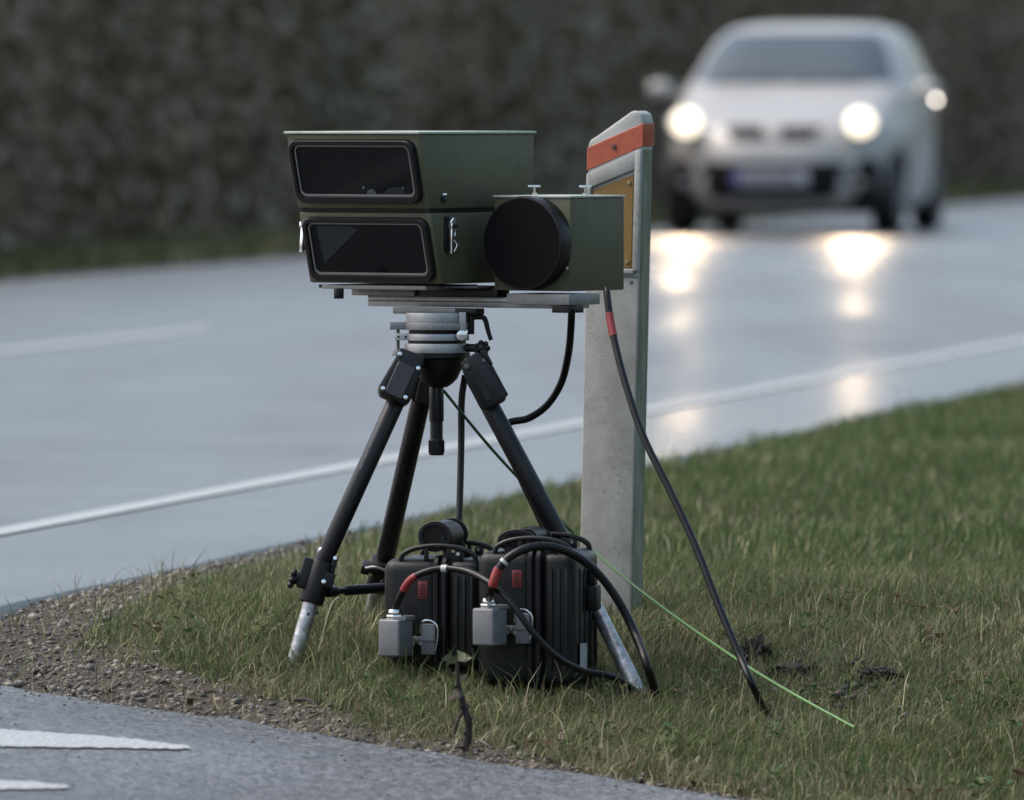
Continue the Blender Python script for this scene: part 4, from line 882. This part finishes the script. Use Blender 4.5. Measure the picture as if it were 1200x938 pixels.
# ------------------------------------------------------------------ weed, clods, stick
def weed():
    p = P(546, 884, 17.72); p.z = g1(p.x, p.y)
    t = empty('dead_weed', p, label='dark withered weed with one pale leaf in front of the cases', cat='weed')
    m_stem = mat('withered_stem', (0.035, 0.026, 0.022), 0.8, var=0.4, vscale=200)
    pts = [P(546, 880, 17.72), P(549, 850, 17.71), P(542, 822, 17.70), P(537, 800, 17.69), P(536, 775, 17.68)]
    bm = B(); tube(bm, pts, 0.0060, 8, rfun=lambda q: 1.3 - 0.8 * q); st_ = obj('stem', bm, m_stem, t, world=True)
    rr = random.Random(5)
    path = catmull(pts, 8)
    for k_ in range(16):
        b0 = path[int((0.05 + 0.85 * k_ / 16) * (len(path) - 1))]; a = rr.uniform(0, 6.28); ln = rr.uniform(0.012, 0.030)
        d_ = Vector((math.cos(a), math.sin(a) * 0.6, rr.uniform(-0.7, 0.3))).normalized(); sd_ = d_.cross(Vector((0, 0, 1))).normalized() * rr.uniform(0.004, 0.009); upv = Vector((0, 0, rr.uniform(-0.006, 0.004)))
        bm = B(); q = [bm.verts.new(c) for c in (b0, b0 + d_ * ln * 0.5 + sd_ + upv, b0 + d_ * ln, b0 + d_ * ln * 0.5 - sd_ + upv, b0 + d_ * ln * 0.5 - upv)]
        bm.faces.new((q[0], q[1], q[4])); bm.faces.new((q[1], q[2], q[4])); bm.faces.new((q[2], q[3], q[4])); bm.faces.new((q[3], q[0], q[4])); obj('withered_leaf', bm, m_stem, t, world=True)
    m_lf = mat('pale_leaf', (0.15, 0.165, 0.09), 0.6, var=0.15, vscale=100)
    top = pts[-1]
    for dx, dz, ln, w in ((-0.028, 0.004, 1, 0.009), (0.014, 0.013, 1, 0.011), (0.026, 0.006, 1, 0.008), (-0.008, 0.006, 1, 0.010), (-0.020, -0.006, 1, 0.006)):
        e_ = top + Vector((dx, -0.006, dz)); m_ = (top + e_) / 2 + Vector((0, -0.004, 0.005)); sd_ = Vector((-dz, 0, dx)).normalized() * w; sd_.y = 0.004
        bm = B(); q = [bm.verts.new(c) for c in (top, m_ + sd_, e_, m_ - sd_, m_ + Vector((0, 0.003, -0.001)))]
        bm.faces.new((q[0], q[1], q[4])); bm.faces.new((q[1], q[2], q[4])); bm.faces.new((q[2], q[3], q[4])); bm.faces.new((q[3], q[0], q[4])); obj('pale_leaf', bm, m_lf, t, world=True)
    bm = B(); tube(bm, [P(543, 832, 17.70), P(536, 846, 17.70), P(532, 860, 17.70)], 0.0028, 6); obj('side_shoot', bm, m_stem, t, world=True)
weed()
m_soil = mat('dark_soil', (0.030, 0.024, 0.020), 0.95, var=0.5, vscale=120, bump=1.0, bscale=200)
def clod(px, py, d, sx, sy, sz, label, seed):
    p = hit(px, py, sz * 0.5); p.z = g1(p.x, p.y) + 0.018; bm = B(); bmesh.ops.create_icosphere(bm, subdivisions=5, radius=1)
    for v in bm.verts:
        n_ = noise.fractal(v.co * 2.2 + Vector((seed, 0, 0)), 0.7, 2.2, 5); v.co *= 1 + 0.55 * n_
        v.co = Vector((v.co.x * sx, v.co.y * sy, max(v.co.z, -0.3) * sz))
    o = obj('soil_clod', bm, m_soil); o.location = p; tag(o, label, 'clod')
clod(886, 772, 18.62, 0.026, 0.04, 0.030, 'dark clod of turned soil right behind the long hanging cable', 1)
clod(930, 795, 18.45, 0.045, 0.04, 0.010, 'low flat clod of soil beside the green wire', 2)
clod(1028, 800, 18.45, 0.035, 0.04, 0.014, 'dark clod of soil in the grass near the right edge', 3)
h1, h2 = hit(935, 796, 0.02), hit(1025, 800, 0.02); x = np.concatenate([r.normal(h1.x, 0.06, 130), r.normal(h2.x, 0.05, 110)]); y = np.concatenate([r.normal(h1.y, 0.12, 130), r.normal(h2.y, 0.12, 110)])
stones('soil_crumbs', x, y, r.uniform(0.003, 0.011, len(x)), 'crumbs of dark soil strewn in the grass by the green wire', [(0.03, 0.024, 0.02), (0.05, 0.04, 0.03), (0.02, 0.017, 0.014)], seed=21, sink=1.6)
for a_, b2, lab in (((240, 785, 18.15), (262, 797, 18.1), 'short dark twig lying at the edge of the gravel'), ((345, 796, 18.1), (372, 806, 18.05), 'dark twig lying in the grass below the left tripod foot')):
    p, q = P(*a_), P(*b2); p.z = g1(p.x, p.y) + 0.02; q.z = g1(q.x, q.y) + 0.016
    bm = B(); tube(bm, [p, (p + q) / 2 + Vector((0.004, 0, 0.006)), q], 0.0036, 7, rfun=lambda s_: 1.2 - 0.6 * s_); o = obj('twig', bm, mat('twig_bark', (0.03, 0.024, 0.02), 0.85)); tag(o, lab, 'twig')

# ------------------------------------------------------------------ car
def car():
    D = F_PX / 173.0; px = 903
    x0 = (px - 600) / F_PX * D; t = empty('car', (x0, D, 0.0), (0, 0, -TH + R(1.5)), label='pale silver hatchback with headlights on, driving along the wet far lane', cat='car')
    m_body = mat('silver_white_paint', (0.37, 0.365, 0.35), 0.38, metal=0.1, coat=0.15)
    m_glass = mat('car_glass', (0.03, 0.042, 0.05), 0.18, spec=0.7, coat=0.2)
    m_dark = mat('car_black_trim', (0.008, 0.008, 0.009), 0.7, spec=0.2)
    zk = [0.17, 0.21, 0.30, 0.42, 0.52, 0.60, 0.68, 0.74, 0.80, 0.87, 0.94, 1.00, 1.05, 1.20, 1.34, 1.43, 1.48, 1.515, 1.53]
    Yf = [0.12, 0.06, 0.01, 0.00, 0.01, 0.04, 0.09, 0.16, 0.33, 0.58, 0.85, 1.04, 1.12, 1.36, 1.59, 1.76, 1.90, 2.10, 2.35]
    Yr = [3.62, 3.68, 3.73, 3.75, 3.75, 3.74, 3.73, 3.72, 3.70, 3.68, 3.65, 3.62, 3.60, 3.52, 3.44, 3.36, 3.26, 3.10, 2.90]
    Wk = [0.74, 0.78, 0.81, 0.83, 0.84, 0.845, 0.845, 0.84, 0.835, 0.83, 0.815, 0.795, 0.775, 0.720, 0.660, 0.605, 0.555, 0.45, 0.25]
    Nk = [3.4, 3.4, 3.4, 3.2, 3.1, 3.1, 3.1, 3.1, 3.2, 3.6, 4.4, 5.2, 5.0, 5.0, 5.0, 4.6, 4.0, 3.2, 2.6]
    zs_ = lambda z: z if z < 1.0 else 1.0 + (z - 1.0) * 0.86
    zz = np.unique(np.concatenate([np.linspace(0.17, 0.74, 24), np.linspace(0.74, 1.05, 22), np.linspace(1.05, 1.48, 16), np.linspace(1.48, 1.53, 8)]))
    NT = 168; rows = []
    for z in zz:
        yf_, yr_, w, n_ = (np.interp(z, zk, a) for a in (Yf, Yr, Wk, Nk)); yc = (yf_ + yr_) / 2; h = (yr_ - yf_) / 2
        tt = np.linspace(0, 2 * np.pi, NT, endpoint=False); tt = tt - 0.22 * np.sin(4 * tt)
        c, s_ = np.cos(tt), np.sin(tt); e = 2 / n_
        rows.append(np.c_[w * np.sign(s_) * np.abs(s_) ** e, yc - h * np.sign(c) * np.abs(c) ** e, np.full(NT, z)])
    V = np.array(rows)
    groups = {k: [] for k in ('body', 'windscreen', 'side_window', 'rear_window', 'lower_grille', 'upper_grille', 'fog_recess')}
    for i in range(len(zz) - 1):
        for j in range(NT):
            f = [(i, j), (i, (j + 1) % NT), (i + 1, (j + 1) % NT), (i + 1, j)]; c = np.mean([V[a] for a in f], 0); X_, Y_, Z_ = c; ax = abs(X_)
            w = np.interp(Z_, zk, Wk); yf_ = np.interp(Z_, zk, Yf); yr_ = np.interp(Z_, zk, Yr); front = Y_ < yf_ + 0.33
            if any(math.hypot(Y_ - yw, Z_ - 0.29) < 0.305 for yw in (0.80, 3.26)) and ax > w - 0.14 and ax > 0.60: continue
            g = 'body'
            if 1.03 < Z_ < 1.44:
                if ax < w - 0.075 and Y_ < yf_ + 0.35: g = 'windscreen'
                elif ax < w - 0.09 and Y_ > yr_ - 0.35: g = 'rear_window'
                elif ax > w - 0.05 and Z_ > 1.06 and Z_ < 1.40 and yf_ + 0.34 < Y_ < yr_ - 0.45 and abs(Y_ - 2.30) > 0.04: g = 'side_window'
            elif front and Y_ < 1.0:
                if ax < 0.44 + 0.30 * (Z_ - 0.30) and 0.24 < Z_ < 0.49: g = 'lower_grille'
                elif 0.05 < ax < 0.34 - 0.8 * (0.735 - Z_) and 0.645 < Z_ < 0.735: g = 'upper_grille'
                elif 0.50 + 0.5 * (0.42 - Z_) < ax < 0.665 and 0.29 < Z_ < 0.42 and Y_ < 0.45: g = 'fog_recess'
            groups[g].append(f)
    mats_ = {'body': m_body, 'windscreen': m_glass, 'side_window': m_glass, 'rear_window': m_glass, 'lower_grille': m_dark, 'upper_grille': m_dark, 'fog_recess': m_dark}
    idx = lambda a: a[0] * NT + a[1]; fl = V.reshape(-1, 3); made = {}
    def add(nm, fs, mm, push=0.0):
        used = sorted({idx(a) for f in fs for a in f}); mp2 = {u_: n_ for n_, u_ in enumerate(used)}; vv = fl[used].copy(); vv[:, 2] = np.where(vv[:, 2] > 1, 1 + (vv[:, 2] - 1) * 0.86, vv[:, 2]); vv[:, 1] += push
        me = bpy.data.meshes.new(nm); me.from_pydata(vv.tolist(), [], [[mp2[idx(a)] for a in f] for f in fs]); me.polygons.foreach_set('use_smooth', [True] * len(me.polygons)); me.materials.append(mm)
        o = bpy.data.objects.new(nm, me); COL.objects.link(o); o.parent = t; made.setdefault(nm, o); return o
    add('body', groups['body'], m_body)
    for nm in ('windscreen', 'rear_window', 'lower_grille', 'upper_grille'): add(nm, groups[nm], mats_[nm], {'lower_grille': 0.02, 'upper_grille': 0.01}.get(nm, 0))
    for nm in ('side_window', 'fog_recess'):
        for sgn in (-1, 1):
            fs = [f for f in groups[nm] if fl[idx(f[0])][0] * sgn > 0]
            if nm == 'side_window':
                add(nm, [f for f in fs if fl[idx(f[0])][1] < 2.3], m_glass); add(nm, [f for f in fs if fl[idx(f[0])][1] >= 2.3], m_glass)
            else: add(nm, fs, m_dark, 0.015)
    bm = B(); box(bm, (-0.25, 2.3, 1.453), (0.25, 2.95, 1.4575)); roof_cap = obj('roof_panel', bm, m_body, t)
    bm = B(); box(bm, (-0.70, 0.2, 0.14), (0.70, 3.55, 0.52), 0.05); obj('underbody', bm, m_dark, t)
    bm = B(); box(bm, (-0.62, 1.25, 0.55), (0.62, 3.4, 1.02), 0.05); obj('cabin_floor', bm, m_dark, t)
    for xx in (-0.36, 0.36):
        bm = B(); box(bm, (xx - 0.22, 1.95, 0.95), (xx + 0.22, 2.08, 1.22), 0.06); box(bm, (xx - 0.12, 1.97, 1.20), (xx + 0.12, 2.06, 1.32), 0.04); obj('seat', bm, m_dark, t)
    # wheels
    for xx in (-1, 1):
        for yy in (0.80, 3.26):
            w = empty('wheel', (xx * 0.705, yy, 0.29)); w.parent = t
            bm = B(); n = 40; prof = [(-0.085, 0.20), (-0.09, 0.26), (-0.075, 0.288), (0, 0.292), (0.075, 0.288), (0.09, 0.26), (0.085, 0.20)]; rg = []
            for a_, rr in prof: rg.append([bm.verts.new((a_, rr * math.cos(2 * math.pi * i / n), rr * math.sin(2 * math.pi * i / n))) for i in range(n)])
            for a_, b_2 in zip(rg, rg[1:]):
                for i in range(n): bm.faces.new((a_[i], a_[(i + 1) % n], b_2[(i + 1) % n], b_2[i]))
            obj('tyre', bm, mat('tyre_rubber', (0.016, 0.016, 0.017), 0.75), w)
            bm = B(); cyl(bm, (xx * 0.05, 0, 0), (xx * 0.075, 0, 0), 0.205, 0.19, n=32); 
            for k_ in range(7):
                a_ = R(k_ * 360 / 7); M = Matrix.Rotation(a_, 4, 'X'); box(bm, (xx * 0.07 - 0.01, -0.02, 0.03), (xx * 0.07 + 0.016, 0.02, 0.18), 0.005, M)
            obj('rim', bm, m_aludk, w)
    # lights
    m_lens = mat('headlight_glass', (0.55, 0.56, 0.58), 0.12, coat=1.0); m_em = emit('lit_headlamp', (1.0, 0.86, 0.62), 1.1)
    for sgn in (-1, 1):
        yl = 0.235; M = Matrix.Translation((sgn * 0.62, yl, 0.755)) @ Matrix.Rotation(R(sgn * 24), 4, 'Z') @ Matrix.Rotation(R(-14), 4, 'X')
        bm = B(); ball(bm, (0, 0, 0), 1, sc=(0.135, 0.07, 0.095), M=None); bmesh.ops.transform(bm, matrix=M, verts=bm.verts); hl = obj('headlight', bm, m_lens, t)
        bm = B(); ball(bm, (sgn * 0.595, 0.145, 0.765), 0.098, sc=(1, 0.30, 0.95), sub=3); obj('lamp', bm, m_em, hl)
        ld_ = bpy.data.lights.new('low_beam', 'SPOT'); ld_.energy = 52; ld_.color = (1.0, 0.74, 0.48); ld_.spot_size = R(75); ld_.spot_blend = 0.6; ld_.shadow_soft_size = 0.075
        lo_ = bpy.data.objects.new('low_beam', ld_); COL.objects.link(lo_); lo_.parent = t; lo_.location = (sgn * 0.595, -0.10, 0.765); lo_.rotation_euler = (R(88), 0, R(180))
        # mirrors
        bm = B(); ball(bm, (sgn * 0.93, 1.30, 0.985), 1, sc=(0.098, 0.065, 0.070)); tube(bm, [(sgn * 0.78, 1.34, 0.95), (sgn * 0.86, 1.32, 0.955), (sgn * 0.92, 1.31, 0.965)], 0.025, 8); mi = obj('mirror', bm, m_body, t)
        if sgn > 0: bm = B(); ball(bm, (0.99, 1.245, 0.918), 0.016, sub=2); obj('side_lamp', bm, emit('lit_side_lamp', (1.0, 0.90, 0.78), 6.0), mi)
        bm = B(); ball(bm, (sgn * 0.60, 0.13, 0.345), 1, sc=(0.04, 0.03, 0.035)); obj('fog_lamp', bm, mat('fog_glass', (0.2, 0.2, 0.21), 0.2), t)
        bm = B(); tube(bm, [(sgn * 0.64, 1.30, 1.05), (sgn * 0.55, 1.62, 1.28), (sgn * 0.50, 1.85, 1.45)], 0.02, 6)
        bm.free()
        bm = B(); box(bm, (sgn * 0.848 - 0.008, 2.0, 0.80), (sgn * 0.848 + 0.008, 2.16, 0.825), 0.004); obj('door_handle', bm, m_body, t)
        bm = B(); box(bm, (sgn * 0.70 - 0.06, 3.55, 0.78), (sgn * 0.70 + 0.06, 3.70, 1.0), 0.03); obj('tail_light', bm, mat('tail_light_red', (0.25, 0.02, 0.02), 0.3), t)
    # plate, emblem, wipers
    bm = B(); box(bm, (-0.26, -0.022, 0.335), (0.26, -0.006, 0.445), 0.004); pl = obj('number_plate', bm, mat('plate_white', (0.42, 0.42, 0.46), 0.4), t)
    bm = B(); box(bm, (-0.255, -0.0235, 0.34), (-0.215, -0.021, 0.44)); obj('blue_strip', bm, mat('plate_blue', (0.06, 0.07, 0.32), 0.4), pl)
    bm = B()
    for i, xx in enumerate((-0.19, -0.145, -0.075, -0.03, 0.04, 0.085, 0.13)): box(bm, (xx, -0.0240, 0.36), (xx + 0.012, -0.0215, 0.42)); box(bm, (xx + 0.02, -0.0240, 0.36), (xx + 0.03, -0.0215, 0.42))
    obj('plate_characters', bm, m_dark, pl, kind='stuff')
    bm = B(); ring_frame(bm, [(0.062 * math.cos(i * math.pi / 12), 0.70 + 0.042 * math.sin(i * math.pi / 12)) for i in range(24)], [(0.050 * math.cos(i * math.pi / 12), 0.70 + 0.031 * math.sin(i * math.pi / 12)) for i in range(24)], 0.075, 0.095, 0.003); obj('emblem', bm, m_chrome, t)
    for a_ in ((-0.55, -0.05), (-0.02, 0.50)):
        bm = B(); tube(bm, [(a_[0], 1.10, 1.04), ((a_[0] + a_[1]) / 2, 1.08, 1.055), (a_[1], 1.10, 1.05)], 0.010, 6); obj('wiper', bm, m_dark, t)
car()
print('tris', sum(len(o.data.loops) - 2 * len(o.data.polygons) for o in S.objects if o.type == 'MESH'))
